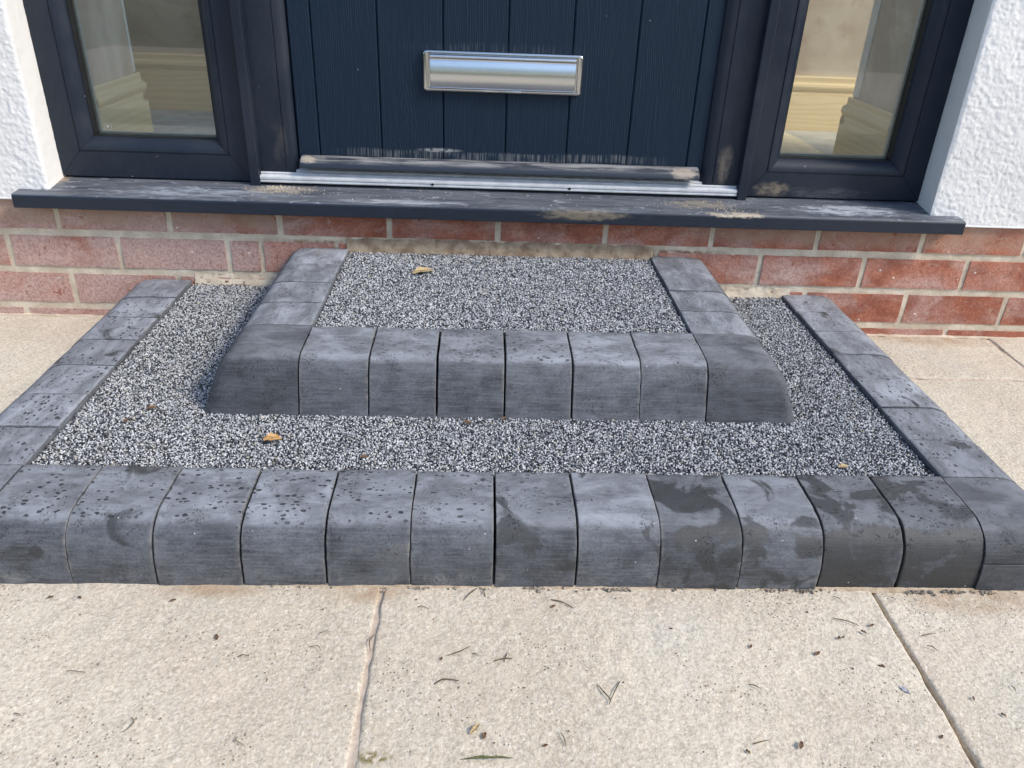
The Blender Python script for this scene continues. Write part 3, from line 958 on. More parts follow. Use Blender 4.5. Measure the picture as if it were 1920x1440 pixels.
for x in (-0.139, 0.149):
    n_ = 16
    vv = [(0, 0, 0)] + [(0.0028 * math.cos(2 * math.pi * k / n_), 0, 0.0028 * math.sin(2 * math.pi * k / n_)) for k in range(n_)] + [(0.0028 * math.cos(2 * math.pi * k / n_), 0.004, 0.0028 * math.sin(2 * math.pi * k / n_)) for k in range(n_)]
    ff = [(0, 1 + k, 1 + (k + 1) % n_) for k in range(n_)] + [(1 + k, 1 + n_ + k, 1 + n_ + (k + 1) % n_, 1 + (k + 1) % n_) for k in range(n_)]
    mesh_obj('drain_hole', vv, ff, BLACK, th, loc=(x - 0.005, 0.0582, 0.2892 - 0.28))
box('threshold_packer', -0.4960, 0.5060, 0.082, 0.12, 0.270 - 0.28, 0.2821 - 0.28, BLACK, dfr)

# ------------------------------------------------------------------ front door
door = empty('front_door', (0.0065, 0.0855, 0.325), label='dark blue grey front door of vertical woodgrain boards with chrome letterbox', category='door')
GX = [-0.4185, -0.3795, -0.2510, -0.1225, 0.0065 - 0.0065, 0.1285, 0.2570, 0.3855, 0.4265]
gx = [-0.4240] + [(-0.3795 + 0.1280 * k) for k in range(7)] + [0.4245]
gx = [g + 0.0 for g in gx]
for a, b in zip(gx[:-1], gx[1:]):
    w = b - a
    cx_ = (a + b) / 2
    e = 0.0030
    pr = [(-w / 2, 0.0045), (-w / 2 + e * 0.30, 0.0022), (-w / 2 + e, 0.0), (w / 2 - e, 0.0), (w / 2 - e * 0.30, 0.0022), (w / 2, 0.0045), (w / 2, 0.03), (-w / 2, 0.03)]
    n_ = len(pr)
    z0, z1 = 0.0, 1.80
    v = [(x, y, z0) for x, y in pr] + [(x, y, z1) for x, y in pr]
    f = [(i, (i + 1) % n_, n_ + (i + 1) % n_, n_ + i) for i in range(n_)] + [tuple(range(n_)), tuple(range(n_, 2 * n_))]
    o = mesh_obj('door_board', v, f, DOOR, door, loc=(cx_, 0, 0))
    fix_normals(o)
box('door_core', -0.4240, 0.4245, 0.0305, 0.044, 0.0, 1.80, BLACK, door)
# weather bar: rounded top, along the foot of the leaf
wb = extrude_x('weather_bar', [(-0.0005, -0.006), (-0.0005, 0.0122), (-0.008, 0.0118), (-0.015, 0.0105), (-0.0215, 0.0082), (-0.0268, 0.0050), (-0.0305, 0.0012), (-0.0328, -0.0030), (-0.0335, -0.0068), (-0.0325, -0.0088), (-0.010, -0.0088)], -0.4175, 0.4135, BAR, door, True)
md = wb.modifiers.new('bevel', 'BEVEL'); md.width = 0.0022; md.segments = 3; md.limit_method = 'ANGLE'; md.angle_limit = math.radians(60)
# letter plate
def rrect(cx, cz, w, h, r, n=6):
    pts = []
    for sx, sz, a0 in ((1, 1, 0), (-1, 1, 90), (-1, -1, 180), (1, -1, 270)):
        for k in range(n + 1):
            a = math.radians(a0 + 90 * k / n)
            pts.append((cx + sx * (w / 2 - r) + r * math.cos(a), cz + sz * (h / 2 - r) + r * math.sin(a)))
    return pts
def loft(rings, closed_last=True):
    n_ = len(rings[0])
    v = [p for r in rings for p in r]
    f = []
    for k in range(len(rings) - 1):
        for i in range(n_):
            f.append((k * n_ + i, k * n_ + (i + 1) % n_, (k + 1) * n_ + (i + 1) % n_, (k + 1) * n_ + i))
    if closed_last:
        f.append(tuple(range((len(rings) - 1) * n_, len(rings) * n_)))
    return v, f
LW, LH = 0.3165, 0.0770
rings = []
for inset, y in ((0, 0.0), (0, -0.0075), (0.0006, -0.0095), (0.0020, -0.0108), (0.0040, -0.0112), (0.0090, -0.0112), (0.0098, -0.0106), (0.0102, -0.0060), (0.0102, -0.0020)):
    rings.append([(x, y, z) for x, z in rrect(0, 0, LW - 2 * inset, LH - 2 * inset * (1.0 if inset < 0.005 else 0.62), max(0.0075 - inset, 0.0012))])
v, f = loft(rings)
plate = mesh_obj('letterbox', v, f, CHROMEF, door, loc=(-0.0042, -0.0002, 0.5105 - 0.325))
fix_normals(plate)
smooth_angle(plate, 40)
# bowed flap: hinge barrel on top, face curving outwards and rolled lip below
fw = 0.2895
pf = []
for k in range(9):
    a = math.radians(200 - 200 * k / 8)
    pf.append((-0.0105 + 0.0042 * math.cos(math.radians(60)) * 0 - 0.0042 * math.sin(math.radians(20 + 140 * k / 8)), 0.0268 + 0.0042 * math.cos(math.radians(20 + 140 * k / 8))))
pf += [(-0.0118, 0.0212)]
for k in range(15):
    t = k / 14
    z = 0.0205 - t * 0.0500
    pf.append((-0.0122 - 0.0060 * math.sin(math.pi * (0.12 + 0.74 * t)) + 0.0022, z))
pf += [(-0.0136, -0.0306), (-0.0126, -0.0318), (-0.0100, -0.0320), (-0.0085, -0.0315), (-0.0060, -0.0300), (-0.0060, 0.0300)]
n_ = len(pf)
xs_ = [-fw / 2, -fw / 2 + 0.0008, fw / 2 - 0.0008, fw / 2]
vv, ff = [], []
for i, x in enumerate(xs_):
    for y, z in pf:
        k = 0.0 if i in (1, 2) else 0.0009
        vv.append((x, y + (k if y < -0.007 else 0), z))
for i in range(3):
    for j in range(n_):
        ff.append((i * n_ + j, i * n_ + (j + 1) % n_, (i + 1) * n_ + (j + 1) % n_, (i + 1) * n_ + j))
ff += [tuple(range(n_)), tuple(range(3 * n_, 4 * n_))]
flap = mesh_obj('flap', vv, ff, CHROME, plate)
fix_normals(flap)
smooth_angle(flap, 35)
# finger notch in the lower rim of the plate
lip = mesh_obj('pull_notch', *loft([[(x, y, z) for x, z in rrect(0, -0.0345, 0.074 - 2 * i_, 0.0050 - 2 * i_, 0.0016)] for i_, y in ((0, -0.0100), (0, -0.0122), (0.0006, -0.0128))]), CHROMEF, plate)
fix_normals(lip)
smooth_angle(lip, 40)

# ------------------------------------------------------------------ hall seen through the sidelights
hf = box('hall_floor', -2.2, 1.56, 0.135, 2.6, 0.24, 0.300, SCREED)
tag(hf, kind='structure')
SK = [(0.0, 0.0), (0.0, 0.1450), (0.008, 0.1480), (0.0105, 0.1440), (0.0105, 0.1330), (0.0120, 0.1300), (0.0185, 0.1270), (0.0215, 0.1210), (0.0210, 0.1140), (0.0175, 0.1085), (0.0160, 0.1060), (0.0172, 0.1035), (0.0185, 0.1010), (0.0185, 0.0)]
def skirting(p0, p1, nrm, parent):
    """board from p0 to p1 on the floor, projecting along nrm"""
    p0, p1, nr = Vector(p0), Vector(p1), Vector(nrm)
    L = (p1 - p0).length
    ux = (p1 - p0).normalized()
    n_ = len(SK)
    v = [(-L / 2, t, z) for t, z in SK] + [(L / 2, t, z) for t, z in SK]
    f = [(i, (i + 1) % n_, n_ + (i + 1) % n_, n_ + i) for i in range(n_)] + [tuple(range(n_)), tuple(range(n_, 2 * n_))]
    o = mesh_obj('skirting_board', v, f, PINE, parent)
    m4 = Matrix(((ux.x, nr.x, 0, 0), (ux.y, nr.y, 0, 0), (0, 0, 1, 0), (0, 0, 0, 1)))
    m4.translation = (p0 + p1) / 2 + Vector((0, 0, 0.3003))
    o.matrix_local = m4
    fix_normals(o)
    smooth_angle(o, 30)
    return o
for s, lab in ((-1, 'short plastered return wall with pine skirting behind the left sidelight'), (1, 'short plastered return wall with pine skirting behind the right sidelight')):
    hw = empty('hall_return_wall', label=lab, category='interior wall', group='return walls inside the hall')
    a, b = sorted((s * 0.85, s * 1.1))
    box('plaster', a, b, 0.126, 0.383, 0.30, 2.4, PLASTER, hw)
    skirting((s * 0.8495, 0.127, 0), (s * 0.8495, 0.385, 0), (-s, 0, 0), hw)
    a, b = sorted((s * 0.8478, s * 0.858))
    box('corner_bead', a, b, 0.348 if s > 0 else 0.374, 0.3855, 0.449, 2.4, WHITEP, hw, 0.002)
bw = empty('hall_back_wall', label='plastered wall across the back of the hall with pine skirting', category='interior wall')
for a, b in ((-2.2, -0.47), (0.47, 1.56)):
    box('plaster', a, b, 0.779, 0.90, 0.30, 0.95, PLASTER, bw)  # top cut low, out of view, so sky light reaches the hall
    skirting((a, 0.7788, 0), (b, 0.7788, 0), (0, -1, 0), bw)
# outer side of the hall, left only; right end left open for sun
for s in (-1,):
    a, b = sorted((s * 2.2, s * 2.3))
    tag(box('hall_side_wall', a, b, 0.126, 2.6, 0.30, 2.4, PLASTER), 'plastered end wall of the hall, hidden beyond the left sidelight', 'interior wall')
# torn protective paper on the floor behind the right-hand sidelight
n_ = 40
ys = np.linspace(0.30, 0.772, n_)
xe = 0.828 + 0.006 * fbm(ys, 0, 0, 30, 3, 8) + 0.004 * fbm(ys, 0, 0, 120, 2, 9) - 0.010 * np.clip((ys - 0.65) / 0.12, 0, 1)
V = np.concatenate([np.stack([np.full(n_, 0.45), ys, np.full(n_, 0.304)], -1), np.stack([xe, ys, np.full(n_, 0.304)], -1), np.stack([xe + 0.001, ys, np.full(n_, 0.3002)], -1)])
fp = np_mesh('floor_paper', V, grid_faces(3, n_)[:, ::-1], PAPER)
tag(fp, 'buff protective paper with a torn edge on the hall floor, right sidelight', 'floor paper')

# ------------------------------------------------------------------ the two kerbed steps
A_IN = 0.134
BULL = [(0.0, -0.03), (0.0, 0.0862), (0.0012, 0.0875), (0.02, 0.0877), (0.045, 0.0877), (0.070, 0.0877), (0.080, 0.0874), (0.090, 0.0864), (0.0985, 0.0843), (0.1065, 0.0810), (0.1135, 0.0765), (0.1195, 0.0707),
        (0.1245, 0.0635), (0.1280, 0.0555), (0.1305, 0.0465), (0.1322, 0.0365), (0.1332, 0.0255), (0.1338, 0.013), (0.1340, 0.0), (0.1340, -0.03)]
BATT = [(0.0, 0.05), (0.0, 0.1645), (0.0012, 0.1660), (0.02, 0.1662), (0.045, 0.1662), (0.068, 0.1662), (0.083, 0.1660), (0.094, 0.1652), (0.1030, 0.1634), (0.1105, 0.1600), (0.1165, 0.1550), (0.1212, 0.1488),
        (0.1252, 0.1410), (0.1290, 0.1315), (0.1330, 0.1200), (0.1370, 0.1080), (0.1410, 0.0955), (0.1450, 0.0830), (0.1485, 0.0715), (0.152, 0.055)]

def dense(prof, step=0.0055):
    out = []
    for (a, b), (c, d) in zip(prof[:-1], prof[1:]):
        k = max(1, int(round(math.hypot(c - a, d - b) / step)))
        for i in range(k):
            out.append((a + (c - a) * i / k, b + (d - b) * i / k))
    out.append(prof[-1])
    return np.array(out)

def normals2d(P):
    t = np.gradient(P, axis=0)
    nrm = np.stack([-t[:, 1], t[:, 0]], -1)
    nrm /= np.linalg.norm(nrm, axis=1)[:, None] + 1e-9
    return nrm

kb_seed = [0]
def kerb_block(parent, prof, w, loc, rot, color, gap=None):
    """straight unit; local x along the run, -y outwards; origin at its inner edge"""
    kb_seed[0] += 1
    sd = kb_seed[0] * 13
    gap = gap or random.choice((0.0005, 0.0008, 0.0010, 0.0014, 0.0018))
    rot += random.uniform(-0.008, 0.008)
    P = dense(prof)
    N = normals2d(P)
    ew = w / 2 - gap
    e = np.array([0, 0.0004, 0.0011, 0.0022, 0.0038, 0.006])
    xs = np.concatenate([-ew + e, np.linspace(-ew + 0.010, ew - 0.010, 14), (ew - e)[::-1]])
    X = np.repeat(xs[:, None], len(P), 1)
    S = np.repeat(P[None, :, 0], len(xs), 0)
    Z = np.repeat(P[None, :, 1], len(xs), 0)
    d = np.minimum(X + ew, ew - X)
    r = np.clip(0.0009 + 0.0026 * fbm(S, Z, np.sign(X), 60, 3, sd) + 0.010 * np.clip(fbm(S, Z, np.sign(X), 120, 2, sd + 2) - 0.27, 0, 1), 0.0005, 0.005)
    q = np.clip(1 - d / r, 0, 1)
    dn = -r * (1 - np.sqrt(np.clip(1 - q * q, 0, 1)))
    dn = dn + 0.0007 * fbm(X, S, Z, 30, 3, sd + 4) + 0.0005 * fbm(X, S, Z, 160, 2, sd + 5)
    S2 = S + N[None, :, 0] * -dn * -1
    Z2 = Z + N[None, :, 1] * dn
    S2 = S + N[None, :, 0] * dn
    V = np.stack([X, -S2, Z2], -1)
    nu, nv = X.shape
    verts = V.reshape(-1, 3)
    faces = [tuple(map(int, f)) for f in grid_faces(nu, nv)]
    faces += [tuple(range(nv)), tuple(range((nu - 1) * nv, nu * nv))]
    o = mesh_obj('kerb_block', verts, faces, KERB, parent, loc=loc, rot=rot)
    fix_normals(o)
    smooth_angle(o, 50)
    o.color = (*color, 1)
    return o

def corner_block(parent, prof, loc, sx, color, name='corner_block', zmin=None, zmax=None):
    """square external corner; local origin at the inner corner, outwards is sx*x and -y"""
    kb_seed[0] += 1
    sd = kb_seed[0] * 13
    P = dense(prof)
    if zmin is not None:
        P = P[P[:, 1] >= zmin]
        P = np.vstack([P, [P[-1][0], zmin]])
    if zmax is not None:
        keep = P[(P[:, 1] <= zmax) & (P[:, 0] > 0.05)]
        P = np.vstack([[0, zmax], [0.06, zmax], [keep[0][0], zmax], keep])
    na = 15
    rows = []
    for s, z in P:
        r = min(s * 0.98, 0.016)
        pts = []
        for t in np.linspace(0, 1, na):
            pts.append((-(s - r) * t, -s))
        for k in range(1, 7):
            a = math.pi / 2 * k / 7
            pts.append((-(s - r) - r * math.sin(a), -(s - r) - r * math.cos(a)))
        for t in np.linspace(1, 0, na):
            pts.append((-s, -(s - r) * t))
        rows.append([(x, y, z) for x, y in pts])
    V = np.array(rows)
    dn = 0.0009 * fbm(V[..., 0], V[..., 1], V[..., 2], 24, 3, sd) + 0.0004 * fbm(V[..., 0], V[..., 1], V[..., 2], 150, 2, sd + 1)
    V[..., 2] += dn
    V[..., 0] += -dn * 0.6
    V[..., 1] += -dn * 0.6
    nu, nv = V.shape[:2]
    if sx > 0:
        V[..., 0] *= -1
    V[..., 0] += sx * 0.0010
    V[..., 1] -= 0.0010
    faces = [tuple(map(int, f)) for f in grid_faces(nu, nv)]
    faces += [tuple(k * nv for k in range(nu)), tuple(k * nv + nv - 1 for k in range(nu))]
    if zmax is not None:
        pass
    o = mesh_obj(name, V.reshape(-1, 3), faces, KERB, parent, loc=loc)
    fix_normals(o)
    smooth_angle(o, 50)
    o.color = (*color, 0)
    return o

TY = math.radians(0.4331)
lower = empty('lower_step', (0, 0, 0), TY, label='wide lower entrance step edged with bullnosed charcoal kerbs, gravel tread', category='step')
upper = empty('upper_step', (0, 0, 0.075), TY, label='small upper entrance step with battered charcoal kerbs, below the door', category='step')

W = 0.1057
XL = 0.0417
YF = -(0.8284 - 0.1344)
fc = [(0.28, 1.0, 0.7), (0.24, 0.96, 0.9), (0.10, 1.04, 0.8), (0.08, 1.10, 0.8), (0.22, 0.94, 0.8), (0.32, 1.02, 0.55), (0.36, 0.90, 0.45), (0.26, 1.12, 0.2), (0.56, 0.74, 0.3), (0.50, 1.08, 0.2), (0.58, 0.76, 0.5), (0.62, 0.72, 0.6)]
for n in range(12):
    kerb_block(lower, BULL, W, (XL + W * (n - 6.0), YF + random.uniform(-0.0018, 0.0018), random.uniform(-0.0014, 0.0012)), 0, (fc[n][0], fc[n][1] * 0.90, fc[n][2]))
XI0, XI1 = XL - 6.5 * W, XL + 5.5 * W
corner_block(lower, BULL, (XI0, YF, 0), -1, (0.12, 0.78, 0.3))
corner_block(lower, BULL, (XI1, YF, 0), 1, (0.30, 0.55, 0.1), zmin=0.0435)
corner_block(lower, BULL, (XI1, YF, 0), 1, (0.30, 0.58, 0.0), name='corner_base', zmax=0.0415)
sl_ = (0.0 - YF) / 7
for k in range(7):
    y = YF + sl_ * (k + 0.5)
    kerb_block(lower, BULL, sl_, (XI0, y, random.uniform(-0.0012, 0.0008)), -math.pi / 2, [(0.20, 0.9, 0.9), (0.10, 1.1, 0.95), (0.30, 1.12, 0.9), (0.40, 1.0, 0.7), (0.34, 1.25, 0.9), (0.30, 1.25, 0.7), (0.30, 1.05, 0.4)][k])
    kerb_block(lower, BULL, sl_, (XI1, y, random.uniform(-0.0012, 0.0008)), math.pi / 2, [(0.36, 0.85, 1.0), (0.42, 0.95, 1.0), (0.22, 1.15, 0.8), (0.26, 0.95, 0.4), (0.36, 1.1, 0.4), (0.35, 1.1, 0.4), (0.30, 1.15, 0.4)][k])
box('step_core', XI0 + 0.001, XI1 - 0.001, YF + 0.001, -0.002, -0.03, 0.0675, BED, lower)

UW = W
XU = 0.0067
YU = -(0.5283 - 0.1344)
fu = [(0.05, 0.92, 0.25), (0.03, 0.95, 0.4), (0.22, 0.90, 0.5), (0.08, 0.97, 0.6), (0.05, 1.05, 0.4), (0.04, 0.95, 0.3)]
ZU = -0.075
for n in range(6):
    kerb_block(upper, BATT, UW, (XU + UW * (n - 2.5), YU + random.uniform(-0.0012, 0.0012), ZU + random.uniform(-0.001, 0.001)), 0, fu[n])
XV0, XV1 = XU - 3 * UW, XU + 3 * UW
corner_block(upper, BATT, (XV0, YU, ZU), -1, (0.02, 0.60, 0.25))
corner_block(upper, BATT, (XV1, YU, ZU), 1, (0.02, 0.58, 0.15))
su = (0.0 - YU) / 4
for k in range(4):
    y = YU + su * (k + 0.5)
    kerb_block(upper, BATT, su, (XV0, y, ZU + random.uniform(-0.001, 0.001)), -math.pi / 2, [(0.02, 1.12, 0.4), (0.02, 1.0, 0.5), (0.02, 0.95, 0.3), (0.05, 1.2, 0.2)][k])
    kerb_block(upper, BATT, su, (XV1, y, ZU + random.uniform(-0.001, 0.001)), math.pi / 2, [(0.02, 1.0, 0.3), (0.02, 0.98, 0.4), (0.02, 1.0, 0.2), (0.05, 0.95, 0.2)][k])
box('step_core', XV0 + 0.001, XV1 - 0.001, YU + 0.001, -0.002, ZU + 0.05, ZU + 0.146, BED, upper)

# ------------------------------------------------------------------ gravel
ICO_V = []
ph = (1 + 5 ** 0.5) / 2
for a in (-1, 1):
    for b in (-ph, ph):
        ICO_V += [(0, a, b), (a, b, 0), (b, 0, a)]
ICO_V = np.array(ICO_V) / math.hypot(1, ph)
def _hull():
    import bmesh
    bm = bmesh.new()
    for v in ICO_V:
        bm.verts.new(v)
    bm.verts.ensure_lookup_table()
    bmesh.ops.convex_hull(bm, input=bm.verts)
    bm.verts.index_update()
    bm.normal_update()
    f = np.array([[v.index for v in fc_.verts] for fc_ in bm.faces])
    bm.free()
    return f
ICO_F = _hull()
def chips(name, rects, holes, z, n_per_m2, parent, seed, material=None, size=(0.0010, 0.0020), heap=0.0013, smooth=False, tone_shift=0.0, pts=None):
    g = np.random.default_rng(seed)
    if pts is None:
        P = []
        for x0, x1, y0, y1 in rects:
            # jittered grid, two layers
            d = 1 / math.sqrt(n_per_m2)
            gx_, gy_ = np.meshgrid(np.arange(x0 + d / 2, x1, d), np.arange(y0 + d / 2, y1, d), indexing='ij')
            q = np.stack([gx_.ravel(), gy_.ravel()], -1)
            q = q + g.uniform(-0.5, 0.5, q.shape) * d * 1.15
            P.append(q)
        P = np.concatenate(P)
        P = P[np.any([(P[:, 0] > x0 + 0.001) & (P[:, 0] < x1 - 0.001) & (P[:, 1] > y0 + 0.001) & (P[:, 1] < y1 - 0.001) for x0, x1, y0, y1 in rects], axis=0)]
        zz = z + heap * g.uniform(-1, 1, len(P)) + 0.0016 * fbm(P[:, 0], P[:, 1], 0, 14, 3, seed)
    else:
        P, zz = pts[:, :2], pts[:, 2]
    for x0, x1, y0, y1 in holes:
        k = ~((P[:, 0] > x0) & (P[:, 0] < x1) & (P[:, 1] > y0) & (P[:, 1] < y1))
        P, zz = P[k], zz[k]
    n_ = len(P)
    s = g.uniform(size[0], size[1], n_) * (1 + 0.35 * (g.random(n_) > 0.93))
    sc_ = s[:, None] * g.uniform(0.62, 1.25, (n_, 3))
    q = g.normal(size=(n_, 4))
    q /= np.linalg.norm(q, axis=1)[:, None]
    a, b, c, d = q.T
    Rm = np.stack([1 - 2 * (c * c + d * d), 2 * (b * c - a * d), 2 * (b * d + a * c), 2 * (b * c + a * d), 1 - 2 * (b * b + d * d), 2 * (c * d - a * b),
                   2 * (b * d - a * c), 2 * (c * d + a * b), 1 - 2 * (b * b + c * c)], -1).reshape(n_, 3, 3)
    L = ICO_V[None] * g.uniform(0.72, 1.12, (n_, 12, 1)) * sc_[:, None, :]
    Vv = np.einsum('nij,nkj->nki', Rm, L)
    Vv[..., 0] += P[:, None, 0]
    Vv[..., 1] += P[:, None, 1]
    Vv[..., 2] += zz[:, None]
    Fv = (ICO_F[None] + (np.arange(n_) * 12)[:, None, None]).reshape(-1, 3)
    u = g.random(n_)
    tone = np.where(u < 0.24, g.uniform(0.0, 0.36, n_), np.where(u < 0.42, g.uniform(0.30, 0.60, n_), np.where(u < 0.975, g.uniform(0.55, 0.92, n_), g.uniform(0.94, 1.0, n_))))
    o = np_mesh(name, Vv.reshape(-1, 3), Fv, material or GRAV, parent, smooth, np.repeat(np.clip(tone + tone_shift, 0, 1), 12))
    tag(o, kind='stuff')
    return o
DN = 165000
chips('gravel', [(XI0 + 0.001, XI1 - 0.001, YF + 0.001, -0.003)], [(XV0 - 0.135, XV1 + 0.135, YU - 0.135, 0.1)], 0.0795, DN, lower, 11)
chips('gravel', [(XV0 + 0.001, XV1 - 0.001, YU + 0.001, -0.003)], [], 0.1595 + ZU, DN, upper, 12)

# thin sandy smear of bedding mortar squeezed out along the foot of the front kerb
n_ = 520
xs = np.linspace(-0.30, 0.80, n_)
edge = -0.8289 + xs * math.sin(TY)
wid = np.clip(0.0022 + 0.0034 * fbm(xs, 0, 0, 26, 4, 71) + 0.0012 * fbm(xs, 0, 0, 160, 2, 72), 0.0004, 0.006) * np.clip((xs + 0.30) / 0.12, 0, 1)
rows = []
for t in np.linspace(0, 1, 5):
    rows.append(np.stack([xs, edge + 0.002 - (wid + 0.002) * t, 0.0034 * (1 - t) ** 1.5 - 0.0022 * (t > 0.99) + 0.0007 * fbm(xs, t, 0, 220, 2, 73)], -1))
np_mesh('mortar_smear', np.stack(rows, 0).reshape(-1, 3), grid_faces(5, n_), mat_plain('sandy_mortar_smear', (0.36, 0.27, 0.185), (0.50, 0.41, 0.30), 90, 0.95, 0.002, 0.2), paving)

# ------------------------------------------------------------------ small loose things
# crumbs of mortar along the foot of the kerb, and grit on the sill
g = np.random.default_rng(5)
k = 420
cx_ = np.concatenate([g.uniform(-0.30, 0.75, 60), np.concatenate([c + g.normal(0, 0.009, 22) for c in (-0.10, 0.055, 0.15, 0.155, 0.36, 0.40, 0.555, 0.56, 0.60, 0.64)])])
cy_ = -0.8288 + cx_ * math.sin(TY) - np.abs(g.normal(0, 0.0026, len(cx_))) - 0.0015
o = chips('kerb_crumbs', [], [], 0, 1, None, 21, GCRUMB, (0.0006, 0.0026), pts=np.stack([cx_, cy_, np.full(len(cx_), 0.0012)], -1))
tag(o, 'loose grey mortar crumbs along the foot of the lower kerb', 'crumbs')
sx_ = np.concatenate([g.normal(-0.462, 0.012, 90), g.normal(-0.42, 0.05, 70), g.normal(0.475, 0.03, 70), g.uniform(-0.5, 0.9, 90), g.normal(0.42, 0.06, 60)])
sy_ = np.concatenate([g.normal(0.048, 0.006, 90), g.normal(0.03, 0.015, 70), g.normal(-0.01, 0.012, 70), g.uniform(-0.03, 0.06, 90), g.normal(0.02, 0.02, 60)])
sy_ = np.clip(sy_, -0.034, 0.062)
sz_ = 0.2735 + sy_ * 0.05 + 0.0006
o = chips('sill_crumbs', [], [], 0, 1, None, 22, CRUMB, (0.0004, 0.0016), pts=np.stack([sx_, sy_, sz_], -1))
tag(o, 'pale sandy mortar crumbs scattered on the anthracite door sill', 'crumbs')
fx_ = np.concatenate([g.uniform(-0.50, 0.62, 60), g.uniform(-0.5, 0.55, 70)])
# scattered dark grit on the slabs
gx_ = g.uniform(-0.55, 0.62, 80)
gy_ = g.uniform(-1.12, -0.84, 80)
o = chips('paving_grit', [], [], 0, 1, None, 23, FLAKE, (0.0005, 0.0013), pts=np.stack([gx_, gy_, np.full(80, 0.0012)], -1))
tag(o, 'fine dark brown grit strewn over the front paving slabs', 'grit')

def tube(name, pts, r, material, parent=None, lift=0.0016, loc=None, sides=6, taper=0.5):
    P = np.array([(x, y, lift) for x, y in pts], float)
    # resample along a smooth path
    t = np.linspace(0, len(P) - 1, 4 * (len(P) - 1) + 1)
    Q = np.stack([np.interp(t, np.arange(len(P)), P[:, k]) for k in range(3)], -1)
    if len(P) > 2:
        Q[1:-1] = 0.25 * Q[:-2] + 0.5 * Q[1:-1] + 0.25 * Q[2:]
    Q[:, 2] += 0.0016 * np.sin(np.linspace(0, math.pi, len(Q)))
    base = Q[0].copy() if loc is None else np.array(loc)
    Q = Q - base
    v, f = [], []
    for i, c in enumerate(Q):
        d = Q[min(i + 1, len(Q) - 1)] - Q[max(i - 1, 0)]
        d = d / (np.linalg.norm(d) + 1e-9)
        sd = np.cross(d, (0, 0, 1.0)); sd /= np.linalg.norm(sd) + 1e-9
        up = np.cross(sd, d)
        rr = r * (1 - taper * abs(2 * i / (len(Q) - 1) - 0.8) / 1.2)
        for k in range(sides):
            a = 2 * math.pi * k / sides
            v.append(c + rr * (math.cos(a) * sd + math.sin(a) * up))
    for i in range(len(Q) - 1):
        for k in range(sides):
            f.append((i * sides + k, i * sides + (k + 1) % sides, (i + 1) * sides + (k + 1) % sides, (i + 1) * sides + k))
    f += [tuple(range(sides)), tuple(range((len(Q) - 1) * sides, len(Q) * sides))]
    o = mesh_obj(name, v, f, material, parent, True, loc=(0, 0, 0) if parent else tuple(base))
    fix_normals(o)
    return o
GRP = 'dry stems dropped on the paving'
STEMS = [
    ([(-0.025, -0.832), (-0.033, -0.842), (-0.042, -0.854)], 0.0008, 'dark dry stem leaning left against the kerb foot, near the middle joint'),
    ([(-0.022, -0.831), (-0.017, -0.838), (-0.014, -0.848)], 0.0007, 'short stem leaning right from the kerb foot, beside a longer one'),
    ([(-0.098, -0.867), (-0.094, -0.866), (-0.084, -0.869)], 0.0006, 'tiny folded stem just right of the top of the pink joint'),
    ([(-0.211, -0.912), (-0.204, -0.909), (-0.197, -0.908)], 0.0004, 'pale hair thin stem left of the pink joint'),
    ([(-0.217, -0.932), (-0.207, -0.932), (-0.204, -0.937)], 0.0005, 'hooked stem on the left slab, nearest the pink joint'),
    ([(-0.146, -0.913), (-0.150, -0.924), (-0.147, -0.937)], 0.0007, 'curved stem lying along the pink joint between slabs'),
    ([(-0.057, -0.943), (-0.042, -0.938), (-0.032, -0.929)], 0.0007, 'long curved stem on the middle slab, left of the small cross'),
    ([(-0.029, -0.940), (-0.022, -0.943)], 0.0006, 'very short stem between the long curve and the small cross'),
    ([(-0.070, -0.984), (-0.060, -0.978), (-0.043, -0.979)], 0.0009, 'thick bent dark stem low on the middle slab'),
    ([(0.068, -0.851), (0.082, -0.856), (0.095, -0.865)], 0.0008, 'straight dark stem close to the kerb on the middle slab'),
    ([(0.284, -0.981), (0.290, -0.984), (0.296, -0.988)], 0.0007, 'short slanting stem right of the forked twig'),
    ([(0.066, -1.046), (0.069, -1.053), (0.070, -1.062)], 0.0006, 'upright thin stem near the bottom edge, below the forked twig'),
    ([(0.266, -1.058), (0.276, -1.056), (0.284, -1.053)], 0.0007, 'thin stem rising right near the bottom edge of the middle slab'),
    ([(0.434, -0.839), (0.440, -0.844), (0.443, -0.850)], 0.0005, 'fine stem by the kerb just left of the open dark joint'),
    ([(0.420, -0.878), (0.434, -0.883), (0.448, -0.890)], 0.0007, 'long straight stem left of the open dark joint among brown flakes'),
    ([(0.519, -0.905), (0.529, -0.904), (0.539, -0.901)], 0.0006, 'upper thin stem on the slab right of the open joint'),
    ([(0.518, -0.921), (0.523, -0.924), (0.527, -0.929)], 0.0006, 'lower bent stem on the slab right of the open joint'),
    ([(0.510, -0.840), (0.515, -0.844)], 0.0005, 'tiny stem at the top of the slab right of the open joint'),
    ([(0.587, -0.980), (0.588, -0.987)], 0.0006, 'short upright stem at the far right edge of the paving'),
    ([(-0.476, -0.970), (-0.464, -0.972), (-0.454, -0.972)], 0.0005, 'straight level stem alone on the left slab'),
    ([(-0.504, -1.026), (-0.495, -1.029)], 0.0006, 'short stem at the far left edge of the paving'),
    ([(-0.382, -1.030), (-0.376, -1.036), (-0.379, -1.045), (-0.384, -1.048)], 0.0006, 'curled brown stem low on the left slab'),
    ([(-0.266, -1.053), (-0.267, -1.058), (-0.256, -1.063)], 0.0005, 'hooked pale stem low on the left slab toward the pink joint'),
    ([(-0.295, -0.948), (-0.290, -0.946), (-0.283, -0.947)], 0.0007, 'short dark sliver in the middle of the left slab'),
]
